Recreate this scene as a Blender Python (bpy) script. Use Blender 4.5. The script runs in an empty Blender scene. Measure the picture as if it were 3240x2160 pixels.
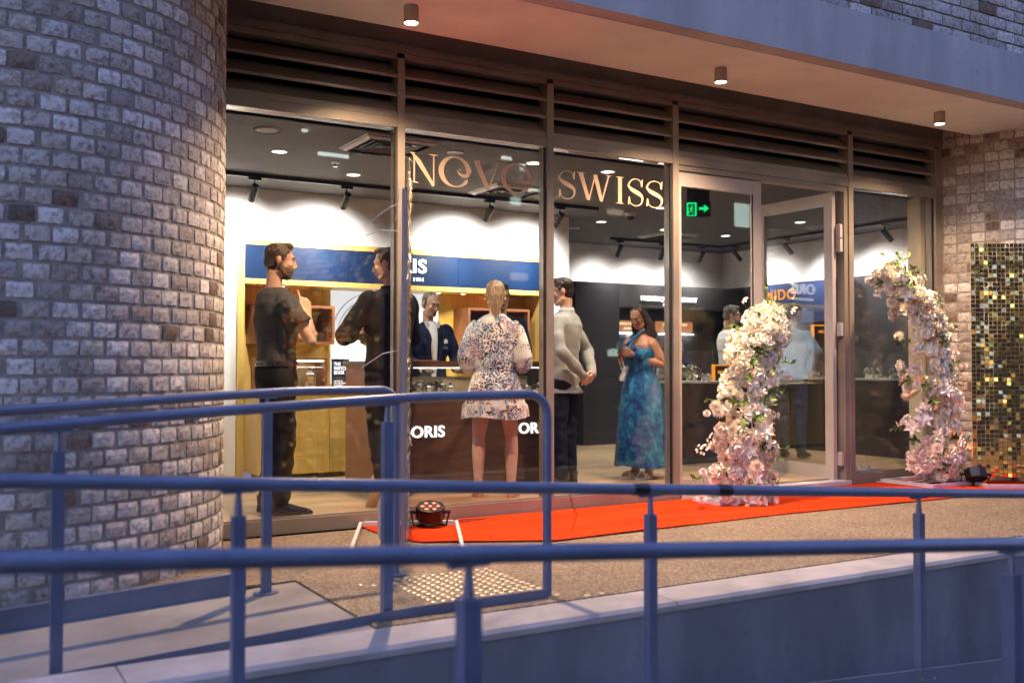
import bpy, bmesh, math, random
import numpy as np
from mathutils import Vector, Matrix, Euler
PI = math.pi
R = math.radians
S = bpy.context.scene
C = S.collection
random.seed(7)

# ------------------------------------------------------------------ camera, sky, exposure
cam_d = bpy.data.cameras.new("camera")
cam = bpy.data.objects.new("camera", cam_d); C.objects.link(cam)
cam.location = (0, 0, 1.02)
cam.rotation_euler = (R(90 + 1.43), 0, R(-30.4))
cam_d.sensor_width = 36.0
cam_d.lens = 35.0
cam_d.clip_start = 0.05; cam_d.clip_end = 400
cam_d.dof.use_dof = True
cam_d.dof.focus_distance = 8.0
cam_d.dof.aperture_fstop = 1.9
S.camera = cam

world = bpy.data.worlds.new("World"); S.world = world
world.use_nodes = True
wn = world.node_tree.nodes; wl = world.node_tree.links
wn.clear()
sky = wn.new('ShaderNodeTexSky'); sky.sky_type = 'NISHITA'
sky.sun_disc = False
sky.sun_elevation = R(-2.2)
sky.sun_rotation = R(200)
sky.air_density = 1.0; sky.dust_density = 0.3; sky.ozone_density = 2.35
wb = wn.new('ShaderNodeBackground'); wb.inputs[1].default_value = 0.15
wo = wn.new('ShaderNodeOutputWorld')
wl.new(sky.outputs[0], wb.inputs[0]); wl.new(wb.outputs[0], wo.inputs[0])

S.view_settings.view_transform = 'Standard'
S.view_settings.look = 'None'
S.view_settings.exposure = 6.62
K = 0.0112      # lamps are given for a picture exposed at 0; the dusk exposure above is 1/K
S.view_settings.gamma = 1.0
S.view_settings.use_curve_mapping = False
S.render.engine = 'CYCLES'
cy = S.cycles
cy.use_denoising = True
try: cy.denoiser = 'OPENIMAGEDENOISE'
except Exception: pass
cy.max_bounces = 8; cy.diffuse_bounces = 3; cy.glossy_bounces = 4
cy.transmission_bounces = 6; cy.transparent_max_bounces = 24
cy.sample_clamp_indirect = 4.0; cy.sample_clamp_direct = 0
cy.caustics_reflective = False; cy.caustics_refractive = False
cy.blur_glossy = 0.5

# ------------------------------------------------------------------ helpers
class MB:
    def __init__(s): s.v = []; s.f = []; s.mi = []; s.m = 0
    def add(s, vs, fs):
        b = len(s.v); s.v += [tuple(p) for p in vs]
        for f in fs: s.f.append(tuple(b + i for i in f)); s.mi.append(s.m)
        return s
    def box(s, x0, x1, y0, y1, z0, z1, M=None):
        vs = [(x0,y0,z0),(x1,y0,z0),(x1,y1,z0),(x0,y1,z0),(x0,y0,z1),(x1,y0,z1),(x1,y1,z1),(x0,y1,z1)]
        if M is not None: vs = [M @ Vector(p) for p in vs]
        return s.add(vs, [(0,3,2,1),(4,5,6,7),(0,1,5,4),(1,2,6,5),(2,3,7,6),(3,0,4,7)])
    def bar(s, a, b, w, h, up=(0,0,1)):
        a = Vector(a); b = Vector(b); d = b - a; L = d.length; d.normalize()
        u = Vector(up); x = d.cross(u)
        if x.length < 1e-5: x = d.cross(Vector((1,0,0)))
        x.normalize(); u = x.cross(d)
        M = Matrix((( x.x,d.x,u.x,a.x),(x.y,d.y,u.y,a.y),(x.z,d.z,u.z,a.z),(0,0,0,1)))
        return s.box(-w/2, w/2, 0, L, -h/2, h/2, M)
    def tube(s, pts, r, n=12, cap=True, sx=1.0):
        P = [Vector(p) for p in pts]; rs = r if hasattr(r, '__len__') else [r]*len(P)
        rings = []; ref = None
        for i, p in enumerate(P):
            t = (P[min(i+1,len(P)-1)] - P[max(i-1,0)]).normalized()
            if ref is None:
                ref = t.cross(Vector((0,0,1)))
                if ref.length < 1e-3: ref = t.cross(Vector((1,0,0)))
                ref.normalize()
            a = (ref - t*ref.dot(t)).normalized(); ref = a; b = t.cross(a)
            rings.append([p + (a*math.cos(2*PI*k/n)*sx + b*math.sin(2*PI*k/n))*rs[i] for k in range(n)])
        vs = [q for rg in rings for q in rg]; fs = []
        for i in range(len(P)-1):
            for k in range(n):
                k2 = (k+1) % n
                fs.append((i*n+k, i*n+k2, (i+1)*n+k2, (i+1)*n+k))
        if cap: fs.append(tuple(range(n-1,-1,-1))); fs.append(tuple((len(P)-1)*n+k for k in range(n)))
        return s.add(vs, fs)
    def loft(s, secs, n=20, cap=True):
        # secs: (cx,cy,cz,rx,ry[,rotz, power])
        vs = []; fs = []
        for q in secs:
            cx, cy_, cz, rx, ry = q[:5]; rz = q[5] if len(q) > 5 else 0; pw = q[6] if len(q) > 6 else 1.0
            for k in range(n):
                a = 2*PI*k/n; c = math.cos(a); d = math.sin(a)
                x = rx*math.copysign(abs(c)**pw, c); y = ry*math.copysign(abs(d)**pw, d)
                vs.append((cx + x*math.cos(rz) - y*math.sin(rz), cy_ + x*math.sin(rz) + y*math.cos(rz), cz))
        for i in range(len(secs)-1):
            for k in range(n):
                k2 = (k+1) % n
                fs.append((i*n+k, i*n+k2, (i+1)*n+k2, (i+1)*n+k))
        if cap: fs.append(tuple(range(n-1,-1,-1))); fs.append(tuple((len(secs)-1)*n+k for k in range(n)))
        return s.add(vs, fs)
    def ball(s, c, rx, ry, rz, n=14, m=9):
        secs = []; vs = [(c[0],c[1],c[2]-rz)]; fs = []
        for i in range(1, m):
            a = -PI/2 + PI*i/m
            for k in range(n):
                b = 2*PI*k/n
                vs.append((c[0]+rx*math.cos(a)*math.cos(b), c[1]+ry*math.cos(a)*math.sin(b), c[2]+rz*math.sin(a)))
        vs.append((c[0],c[1],c[2]+rz)); T = len(vs)-1
        for k in range(n):
            k2 = (k+1) % n
            fs.append((0, 1+k2, 1+k)); fs.append((T, T-n+k, T-n+k2))
            for i in range(m-2):
                a = 1+i*n; fs.append((a+k, a+k2, a+n+k2, a+n+k))
        return s.add(vs, fs)
    def prism(s, poly, y0, y1, plane='xz'):
        n = len(poly)
        f = (lambda p, y: (p[0], y, p[1])) if plane == 'xz' else (lambda p, y: (p[0], p[1], y)) if plane == 'xy' else (lambda p, y: (y, p[0], p[1]))
        vs = [f(p, y0) for p in poly] + [f(p, y1) for p in poly]
        fs = [tuple(range(n)), tuple(range(2*n-1, n-1, -1))] + [(i, i+n, (i+1) % n + n, (i+1) % n) for i in range(n)]
        return s.add(vs, fs)
    def mesh(s, name, mats, smooth=False):
        me = bpy.data.meshes.new(name)
        me.from_pydata(s.v, [], s.f); me.update()
        if not isinstance(mats, (list, tuple)): mats = [mats]
        for m in mats: me.materials.append(m)
        if len(mats) > 1: me.polygons.foreach_set('material_index', s.mi)
        bm = bmesh.new(); bm.from_mesh(me); bmesh.ops.recalc_face_normals(bm, faces=bm.faces); bm.to_mesh(me); bm.free()
        if smooth: smooth_me(me)
        return me
def smooth_me(me, ang=40):
    me.polygons.foreach_set('use_smooth', [True]*len(me.polygons))
    try: me.set_sharp_from_angle(angle=R(ang))
    except Exception: pass
def link(name, me, parent=None, label=None):
    o = bpy.data.objects.new(name, me); C.objects.link(o)
    if parent is not None: o.parent = parent
    if label: o['label'] = label
    return o
def part(name, mb, m, parent, smooth=False, label=None, off=True):
    """a part given in world coordinates under its thing (or part)"""
    me = mb.mesh(name, m, smooth) if isinstance(mb, MB) else mb
    o = link(name, me, parent, label)
    if off and parent is not None:
        w = Vector((0,0,0)); q = parent
        while q is not None: w += q.location; q = q.parent
        o.location = -w
    return o
def thing(name, label, cat, loc=(0,0,0), rz=0, group=None):
    o = bpy.data.objects.new(name, None); C.objects.link(o)
    o.location = loc; o.rotation_euler = (0,0,rz); o.empty_display_size = .1
    o['label'] = label; o['category'] = cat
    if group: o['group'] = group
    return o
def solo(name, mb, m, label, cat, smooth=False, group=None):
    me = mb.mesh(name, m, smooth) if isinstance(mb, MB) else mb
    o = link(name, me); o['label'] = label; o['category'] = cat
    if group: o['group'] = group
    return o
def struct(name, mb, m, smooth=False):
    me = mb.mesh(name, m, smooth) if isinstance(mb, MB) else mb
    o = link(name, me); o['kind'] = 'structure'
    return o
def copy_tree(o, parent=None):
    c = o.copy(); C.objects.link(c); c.parent = parent
    for ch in list(o.children): copy_tree(ch, c)
    return c

def text_me(s, size, extrude=.004, bold=0.0, mat_=None, align='CENTER', spacing=1.0, xs=1.0):
    cu = bpy.data.curves.new("lettering", 'FONT'); cu.body = s; cu.size = size
    cu.extrude = extrude; cu.offset = bold; cu.align_x = align; cu.align_y = 'CENTER'
    cu.space_character = spacing; cu.resolution_u = 4
    ob = bpy.data.objects.new("lettering", cu); C.objects.link(ob)
    dg = bpy.context.evaluated_depsgraph_get()
    me = bpy.data.meshes.new_from_object(ob.evaluated_get(dg))
    bpy.data.objects.remove(ob); bpy.data.curves.remove(cu)
    me.transform(Matrix.Diagonal((xs,1,1,1)))
    me.materials.clear(); me.materials.append(mat_)
    return me
FACE = Matrix.Rotation(R(90), 4, 'X')     # lettering that faces -Y

# ------------------------------------------------------------------ materials
MT = {}
def nt(m):
    m.use_nodes = True; n = m.node_tree.nodes; l = m.node_tree.links
    return n, l, n['Principled BSDF']
def pbr(name, col, rough=.5, metal=0.0, var=0.12, vs=6.0, bump=0.0, bs=80.0, spec=None, stretch=None, col2=None, sheen=0, coat=0, bd=.004, det=6, trans=0, obcol=False, sss=0):
    m = bpy.data.materials.new(name); n, l, b = nt(m)
    tc = n.new('ShaderNodeTexCoord'); mp = n.new('ShaderNodeMapping')
    l.new(tc.outputs['Object'], mp.inputs[0])
    if stretch: mp.inputs['Scale'].default_value = stretch
    nz = n.new('ShaderNodeTexNoise'); nz.inputs['Scale'].default_value = vs; nz.inputs['Detail'].default_value = det
    nz.inputs['Roughness'].default_value = .6
    l.new(mp.outputs[0], nz.inputs['Vector'])
    mx = n.new('ShaderNodeMix'); mx.data_type = 'RGBA'
    c = Vector(col[:3]); c2 = Vector(col2) if col2 else c*(1-var*1.6)
    a = c if col2 else c*(1+var)
    rp = n.new('ShaderNodeMapRange'); rp.inputs[1].default_value = .32; rp.inputs[2].default_value = .68
    l.new(nz.outputs['Fac'], rp.inputs[0]); l.new(rp.outputs[0], mx.inputs[0])
    mx.inputs[6].default_value = (*c2, 1); mx.inputs[7].default_value = (*a, 1)
    out = mx.outputs[2]
    if obcol:
        oi = n.new('ShaderNodeObjectInfo'); m2 = n.new('ShaderNodeMix'); m2.data_type = 'RGBA'; m2.blend_type = 'MULTIPLY'; m2.inputs[0].default_value = 1
        l.new(out, m2.inputs[6]); l.new(oi.outputs['Color'], m2.inputs[7]); out = m2.outputs[2]
    l.new(out, b.inputs['Base Color'])
    b.inputs['Roughness'].default_value = rough; b.inputs['Metallic'].default_value = metal
    rr = n.new('ShaderNodeMapRange'); rr.inputs[3].default_value = max(.02, rough*.85); rr.inputs[4].default_value = min(1, rough*1.15)
    l.new(nz.outputs['Fac'], rr.inputs[0]); l.new(rr.outputs[0], b.inputs['Roughness'])
    if spec is not None: b.inputs['Specular IOR Level'].default_value = spec
    if coat: b.inputs['Coat Weight'].default_value = coat
    if sheen: b.inputs['Sheen Weight'].default_value = sheen
    if sss:
        b.inputs['Subsurface Weight'].default_value = sss; b.inputs['Subsurface Radius'].default_value = (.012,.005,.003); b.inputs['Subsurface Scale'].default_value = 1.0
    if bump:
        nb = n.new('ShaderNodeTexNoise'); nb.inputs['Scale'].default_value = bs; nb.inputs['Detail'].default_value = 8
        l.new(mp.outputs[0], nb.inputs['Vector'])
        bp = n.new('ShaderNodeBump'); bp.inputs['Strength'].default_value = bump; bp.inputs['Distance'].default_value = bd
        l.new(nb.outputs['Fac'], bp.inputs['Height']); l.new(bp.outputs[0], b.inputs['Normal'])
    MT[name] = m
    return m
def emit(name, col, strength, base=(.02,.02,.02)):
    m = bpy.data.materials.new(name); n, l, b = nt(m)
    b.inputs['Base Color'].default_value = (*base, 1)
    b.inputs['Emission Color'].default_value = (*col, 1); b.inputs['Emission Strength'].default_value = strength*K
    MT[name] = m; return m
def glass(name, tint=(.93,.95,.94), boost=1.0, rough=0.0):
    m = bpy.data.materials.new(name); m.use_nodes = True; n = m.node_tree.nodes; l = m.node_tree.links; n.clear()
    g = n.new('ShaderNodeNewGeometry'); mr = n.new('ShaderNodeMapRange')
    mr.inputs[3].default_value = 1.5; mr.inputs[4].default_value = 1/1.5
    l.new(g.outputs['Backfacing'], mr.inputs[0])
    fr = n.new('ShaderNodeFresnel'); l.new(mr.outputs[0], fr.inputs['IOR'])
    mu = n.new('ShaderNodeMath'); mu.operation = 'MULTIPLY'; mu.inputs[1].default_value = boost; mu.use_clamp = True
    l.new(fr.outputs[0], mu.inputs[0])
    t = n.new('ShaderNodeBsdfTransparent'); t.inputs[0].default_value = (*tint, 1)
    s = n.new('ShaderNodeBsdfGlossy'); s.inputs['Roughness'].default_value = rough; s.inputs[0].default_value = (1,1,1,1)
    x = n.new('ShaderNodeMixShader'); o = n.new('ShaderNodeOutputMaterial')
    l.new(mu.outputs[0], x.inputs[0]); l.new(t.outputs[0], x.inputs[1]); l.new(s.outputs[0], x.inputs[2]); l.new(x.outputs[0], o.inputs[0])
    MT[name] = m; return m
def wood(name, c1, c2, rough=.45, sc=(1,14,14), scale=3.0, obj_random=0.0):
    m = bpy.data.materials.new(name); n, l, b = nt(m)
    tc = n.new('ShaderNodeTexCoord'); mp = n.new('ShaderNodeMapping'); mp.inputs['Scale'].default_value = sc
    l.new(tc.outputs['Object'], mp.inputs[0])
    nz = n.new('ShaderNodeTexNoise'); nz.inputs['Scale'].default_value = scale; nz.inputs['Detail'].default_value = 8; nz.inputs['Distortion'].default_value = 1.2
    if obj_random:
        oi = n.new('ShaderNodeObjectInfo'); ad = n.new('ShaderNodeVectorMath'); ad.operation = 'MULTIPLY_ADD'
        ad.inputs[1].default_value = (37,17,9)
        l.new(oi.outputs['Random'], ad.inputs[0]); l.new(mp.outputs[0], ad.inputs[2]); l.new(ad.outputs[0], nz.inputs['Vector'])
    else: l.new(mp.outputs[0], nz.inputs['Vector'])
    rp = n.new('ShaderNodeValToRGB'); rp.color_ramp.elements[0].position = .3; rp.color_ramp.elements[1].position = .72
    rp.color_ramp.elements[0].color = (*c1,1); rp.color_ramp.elements[1].color = (*c2,1)
    l.new(nz.outputs['Fac'], rp.inputs[0]); out = rp.outputs[0]
    if obj_random:
        hv = n.new('ShaderNodeHueSaturation'); vr = n.new('ShaderNodeMapRange'); vr.inputs[3].default_value = 1-obj_random; vr.inputs[4].default_value = 1+obj_random
        l.new(oi.outputs['Random'], vr.inputs[0]); l.new(vr.outputs[0], hv.inputs['Value']); l.new(out, hv.inputs['Color']); out = hv.outputs[0]
    l.new(out, b.inputs['Base Color']); b.inputs['Roughness'].default_value = rough
    bp = n.new('ShaderNodeBump'); bp.inputs['Strength'].default_value = .15; bp.inputs['Distance'].default_value = .002
    l.new(nz.outputs['Fac'], bp.inputs['Height']); l.new(bp.outputs[0], b.inputs['Normal'])
    MT[name] = m; return m
def brick_mat(name, use_attr):
    m = bpy.data.materials.new(name); n, l, b = nt(m)
    if use_attr:
        at = n.new('ShaderNodeAttribute'); at.attribute_name = 'rnd'; rnd = at.outputs['Fac']
    else:
        oi = n.new('ShaderNodeObjectInfo'); rnd = oi.outputs['Random']
    tc = n.new('ShaderNodeTexCoord')
    ad = n.new('ShaderNodeVectorMath'); ad.operation = 'MULTIPLY_ADD'; ad.inputs[1].default_value = (53,31,77)
    l.new(rnd, ad.inputs[0]); l.new(tc.outputs['Object'], ad.inputs[2])
    rp = n.new('ShaderNodeValToRGB'); e = rp.color_ramp.elements
    rp.color_ramp.interpolation = 'LINEAR'
    e[0].position = 0; e[0].color = (.13,.10,.09,1)
    e[1].position = 1; e[1].color = (.70,.68,.64,1)
    for p, c in ((.04,(.20,.14,.10)),(.07,(.33,.28,.24)),(.2,(.38,.36,.34)),(.3,(.46,.42,.36)),(.5,(.50,.47,.43)),(.8,(.62,.59,.55))):
        q = e.new(p); q.color = (*c,1)
    l.new(rnd, rp.inputs[0])
    nz = n.new('ShaderNodeTexNoise'); nz.inputs['Scale'].default_value = 30; nz.inputs['Detail'].default_value = 9; nz.inputs['Roughness'].default_value = .65
    l.new(ad.outputs[0], nz.inputs['Vector'])
    mr = n.new('ShaderNodeMapRange'); mr.inputs[1].default_value = .36; mr.inputs[2].default_value = .52
    l.new(nz.outputs['Fac'], mr.inputs[0])
    mx = n.new('ShaderNodeMix'); mx.data_type = 'RGBA'; mx.blend_type = 'MULTIPLY'
    dk = n.new('ShaderNodeMix'); dk.data_type = 'RGBA'; dk.inputs[6].default_value = (.52,.48,.46,1); dk.inputs[7].default_value = (1,1,1,1)
    l.new(mr.outputs[0], dk.inputs[0]); mx.inputs[0].default_value = 1
    l.new(rp.outputs[0], mx.inputs[6]); l.new(dk.outputs[2], mx.inputs[7])
    # creases
    wv = n.new('ShaderNodeTexNoise'); wv.inputs['Scale'].default_value = 14; wv.inputs['Detail'].default_value = 3; wv.inputs['Distortion'].default_value = 2.5
    l.new(ad.outputs[0], wv.inputs['Vector'])
    sb = n.new('ShaderNodeMath'); sb.operation = 'SUBTRACT'; sb.inputs[1].default_value = .5; l.new(wv.outputs['Fac'], sb.inputs[0])
    ab = n.new('ShaderNodeMath'); ab.operation = 'ABSOLUTE'; l.new(sb.outputs[0], ab.inputs[0])
    cr = n.new('ShaderNodeMapRange'); cr.inputs[1].default_value = .0; cr.inputs[2].default_value = .018; cr.inputs[3].default_value = .38; cr.inputs[4].default_value = 1
    l.new(ab.outputs[0], cr.inputs[0])
    m3 = n.new('ShaderNodeMix'); m3.data_type = 'RGBA'; m3.blend_type = 'MULTIPLY'; m3.inputs[0].default_value = .75
    l.new(mx.outputs[2], m3.inputs[6]); l.new(cr.outputs[0], m3.inputs[7])
    l.new(m3.outputs[2], b.inputs['Base Color'])
    b.inputs['Roughness'].default_value = .85
    mm = n.new('ShaderNodeMath'); mm.operation = 'MULTIPLY_ADD'; mm.inputs[1].default_value = .35
    l.new(cr.outputs[0], mm.inputs[0]); l.new(nz.outputs['Fac'], mm.inputs[2])
    bp = n.new('ShaderNodeBump'); bp.inputs['Strength'].default_value = .8; bp.inputs['Distance'].default_value = .003
    l.new(mm.outputs[0], bp.inputs['Height']); l.new(bp.outputs[0], b.inputs['Normal'])
    MT[name] = m; return m

pbr('mortar', (.29,.265,.23), .95, var=.18, vs=12, bump=.8, bs=120, bd=.006)
brick_mat('brick', False); brick_mat('brick_joined', True)
pbr('concrete', (.42,.42,.42), .8, var=.10, vs=1.6, bump=.25, bs=90, stretch=(1,1,.35))
pbr('concrete_ramp', (.27,.25,.22), .85, var=.10, vs=2.2, bump=.4, bs=160, bd=.002)
pbr('concrete_shaded', (.19,.195,.225), .8, var=.14, vs=1.6, bump=.25, bs=90, stretch=(1,1,.35))  # darker, bluer copy of concrete: the low wall's dusk shade put into the colour
pbr('coping', (.40,.375,.36), .8, var=.10, vs=3, bump=.3, bs=120, bd=.002)
pbr('soffit', (.72,.76,.69), .8, var=.03, vs=2, bump=.2, bs=200, bd=.001)
pbr('bronze', (.29,.25,.21), .38, metal=.35, var=.05, vs=4, bump=.03, bs=300)
pbr('door_alu', (.50,.45,.42), .42, metal=.25, var=.04, vs=4)
pbr('black_rubber', (.012,.012,.012), .5, var=.1)
pbr('rail_paint', (.135,.165,.245), .34, metal=.25, var=.06, vs=9, bump=.04, bs=400, bd=.001)
pbr('white_metal', (.55,.53,.53), .4, var=.04)
pbr('stud_metal', (.34,.31,.27), .40, metal=1.0, var=.15, vs=40)
pbr('steel', (.50,.46,.40), .26, metal=1.0, var=.06)
pbr('black_plastic', (.012,.012,.013), .3, var=.1)
pbr('black_metal', (.018,.018,.02), .4, var=.1)
pbr('shop_wall', (.78,.76,.75), .7, var=.01)
pbr('shop_ceiling', (.078,.074,.072), .75, var=.03)
pbr('dark_panel', (.034,.032,.037), .35, var=.06)
pbr('sign_grey', (.05,.048,.05), .4, var=.05)
pbr('blue_panel', (.002,.016,.055), .45, var=.04, spec=.25)
wood('brass_panel', (.50,.34,.085), (.60,.42,.12), .35, sc=(10,10,.6), scale=6)
wood('walnut', (.045,.022,.012), (.11,.052,.028), .4, sc=(1,8,8), scale=2.5)
wood('cherry', (.20,.075,.03), (.30,.12,.05), .4, sc=(1,8,8), scale=3)
wood('oak_light', (.42,.28,.15), (.52,.36,.2), .5)
wood('oak_floor', (.33,.23,.135), (.46,.33,.2), .42, sc=(1.2,12,12), scale=2.4, obj_random=.14)
pbr('carpet', (.54,.038,.004), .95, var=.10, vs=300, bump=.6, bs=260, bd=.003, spec=.08)
glass('window_glass', (.955,.965,.96), .78)
glass('case_glass', (.97,.985,.975), .9)
emit('led_white', (1,.93,.82), 22.0)
emit('lamp_warm', (1,.84,.62), 50.0)
emit('lamp_white', (1,.92,.82), 9.0)
emit('sign_white', (1,1,1), 1.5, (.8,.8,.8))
emit('sign_orange', (1,.30,.01), 1.1)
emit('exit_green', (.0,.62,.14), 1.5)
emit('red_led', (1,.13,.06), 1.8)
emit('led_core', (1,.55,.30), 3.0)
pbr('frame_grey', (.30,.285,.285), .4, var=.05)
def streaks(name, amount=.35, sc=(9,9,.7), spots=.4):
    m = MT[name]; n = m.node_tree.nodes; l = m.node_tree.links; b = n['Principled BSDF']
    src = b.inputs['Base Color'].links[0].from_socket
    tc = n.new('ShaderNodeTexCoord'); mp = n.new('ShaderNodeMapping'); mp.inputs['Scale'].default_value = sc; l.new(tc.outputs['Object'], mp.inputs[0])
    a = n.new('ShaderNodeTexNoise'); a.inputs['Scale'].default_value = 1.4; a.inputs['Detail'].default_value = 7; l.new(mp.outputs[0], a.inputs['Vector'])
    r = n.new('ShaderNodeMapRange'); r.inputs[1].default_value = .35; r.inputs[2].default_value = .62; r.inputs[3].default_value = 1-amount; r.inputs[4].default_value = 1.08; l.new(a.outputs['Fac'], r.inputs[0])
    v = n.new('ShaderNodeTexNoise'); v.inputs['Scale'].default_value = 11; v.inputs['Detail'].default_value = 10; v.inputs['Roughness'].default_value = .8; l.new(tc.outputs['Object'], v.inputs['Vector'])
    q = n.new('ShaderNodeMapRange'); q.inputs[1].default_value = .30; q.inputs[2].default_value = .42; q.inputs[3].default_value = 1-spots; q.inputs[4].default_value = 1; l.new(v.outputs['Fac'], q.inputs[0])
    mu = n.new('ShaderNodeMath'); mu.operation = 'MULTIPLY'; l.new(r.outputs[0], mu.inputs[0]); l.new(q.outputs[0], mu.inputs[1])
    x = n.new('ShaderNodeMix'); x.data_type = 'RGBA'; x.blend_type = 'MULTIPLY'; x.inputs[0].default_value = 1; l.new(src, x.inputs[6]); l.new(mu.outputs[0], x.inputs[7]); l.new(x.outputs[2], b.inputs['Base Color'])
streaks('concrete', .12, (2.2,2.2,.45), .25); streaks('concrete_shaded', .24, (1.6,1.6,.5), .35); streaks('coping', .22, (2,2,2), .4); streaks('concrete_ramp', .25, (1.5,1.5,1.5), .5); streaks('rail_paint', .12, (3,3,3), .35); streaks('soffit', .05, (1,1,1), .12); streaks('bronze', .10, (2,2,2), .1)
streaks('carpet', .22, (1.1,3.2,1), .12)
def aggregate():
    m = bpy.data.materials.new('aggregate'); n, l, b = nt(m)
    tc = n.new('ShaderNodeTexCoord'); vo = n.new('ShaderNodeTexVoronoi'); vo.inputs['Scale'].default_value = 105
    l.new(tc.outputs['Object'], vo.inputs['Vector'])
    sp = n.new('ShaderNodeSeparateColor'); l.new(vo.outputs['Color'], sp.inputs[0])
    rp = n.new('ShaderNodeValToRGB'); e = rp.color_ramp.elements
    e[0].position = 0; e[0].color = (.10,.065,.04,1); e[1].position = 1; e[1].color = (.62,.5,.36,1)
    for p, c in ((.2,(.20,.125,.07)),(.45,(.33,.22,.12)),(.7,(.42,.30,.18)),(.85,(.38,.33,.28))):
        q = e.new(p); q.color = (*c,1)
    l.new(sp.outputs[0], rp.inputs[0])
    mr = n.new('ShaderNodeMapRange'); mr.inputs[1].default_value = .15; mr.inputs[2].default_value = .75; mr.inputs[3].default_value = 1; mr.inputs[4].default_value = .35
    mu = n.new('ShaderNodeMath'); mu.operation = 'MULTIPLY'; mu.inputs[1].default_value = 1.0
    l.new(vo.outputs['Distance'], mr.inputs[0])
    mx = n.new('ShaderNodeMix'); mx.data_type = 'RGBA'; mx.blend_type = 'MULTIPLY'; mx.inputs[0].default_value = .8
    l.new(rp.outputs[0], mx.inputs[6]); l.new(mr.outputs[0], mx.inputs[7])
    nz = n.new('ShaderNodeTexNoise'); nz.inputs['Scale'].default_value = 2.5; l.new(tc.outputs['Object'], nz.inputs['Vector'])
    m2 = n.new('ShaderNodeMix'); m2.data_type = 'RGBA'; m2.blend_type = 'MULTIPLY'; m2.inputs[0].default_value = .35
    l.new(mx.outputs[2], m2.inputs[6]); l.new(nz.outputs['Fac'], m2.inputs[7])
    l.new(m2.outputs[2], b.inputs['Base Color']); b.inputs['Roughness'].default_value = .6
    bp = n.new('ShaderNodeBump'); bp.inputs['Strength'].default_value = .9; bp.inputs['Distance'].default_value = .004; bp.invert = True
    l.new(vo.outputs['Distance'], bp.inputs['Height']); l.new(bp.outputs[0], b.inputs['Normal'])
    MT['aggregate'] = m
aggregate()

def spot(name, parent, loc, aim, power, col, deg, blend=.6, r=.03):
    ld = bpy.data.lights.new(name, 'SPOT'); ld.energy = power*K; ld.color = col
    ld.spot_size = R(deg); ld.spot_blend = blend; ld.shadow_soft_size = r
    o = bpy.data.objects.new(name, ld); C.objects.link(o)
    w = Vector((0,0,0)); q = parent
    while q is not None: w += q.location; q = q.parent
    o.parent = parent; o.location = Vector(loc) - w
    d = Vector(aim) - Vector(loc); o.rotation_euler = d.to_track_quat('-Z', 'Y').to_euler()
    return o
WARM = (1.0,.67,.41); NEUT = (1.0,.93,.88)
# ------------------------------------------------------------------ ground, ramp, walls
G = -0.06
def rampz(x): return G if x > 1.72 else G - .052*(1.72 - x)
# plaza: exposed aggregate, cut round the concrete ramp
m = MB()
m.box(1.62, 60, 3.868, 6.24, -1.2, G); m.box(-30, 1.62, 4.92, 6.24, -1.2, G)
m.box(-30, 0.9, 6.24, 40, -1.2, G-.3)
plaza = struct('pavement', m, MT['aggregate'])
m = MB()
for i in range(24):
    x0 = -10 + i*(11.61/24); x1 = x0 + 11.61/24
    m.add([(x0,3.868,rampz(x0)),(x1,3.868,rampz(x1)),(x1,4.915,rampz(x1)),(x0,4.915,rampz(x0))],[(0,1,2,3)])
struct('ramp', m, MT['concrete_ramp'])
m = MB(); m.box(1.611, 1.6195, 3.87, 4.92, -.3, G-.006); struct('ramp_joint', m, MT['black_rubber'])
# low concrete wall beside the upper ramp
lw = thing('low_wall', 'low concrete wall coloured as in blue dusk shade, with a pale coping between the two ramps', 'wall', (4,3.73,-.9))
m = MB(); m.box(-12, 14, 3.604, 3.855, -1.6, G-.047); part('wall_face', m, MT['concrete_shaded'], lw)
for i in range(10):
    x0 = -11.4 + i*2.4
    m = MB(); m.prism([(3.598,G-.045),(3.598,G-.020),(3.614,G-.004),(3.862,G-.004),(3.862,G-.045)], x0+.003, x0+2.397, 'yz')
    part('coping', m, MT['coping'], lw)
# lower ramp and the ground the camera stands on
def low(x): return -.37 - .0722*x
m = MB()
m.add([(-4,1.9,low(-4)),(12,1.9,low(12)),(12,3.604,low(12)),(-4,3.604,low(-4))],[(0,1,2,3)])
struct('lower_ramp', m, MT['concrete_ramp'])
m = MB(); m.box(-60,60,-60,1.895,-1.6,-1.1); struct('road', m, pbr('asphalt', (.05,.05,.052), .9, var=.2, vs=30, bump=.5, bs=300))

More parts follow.
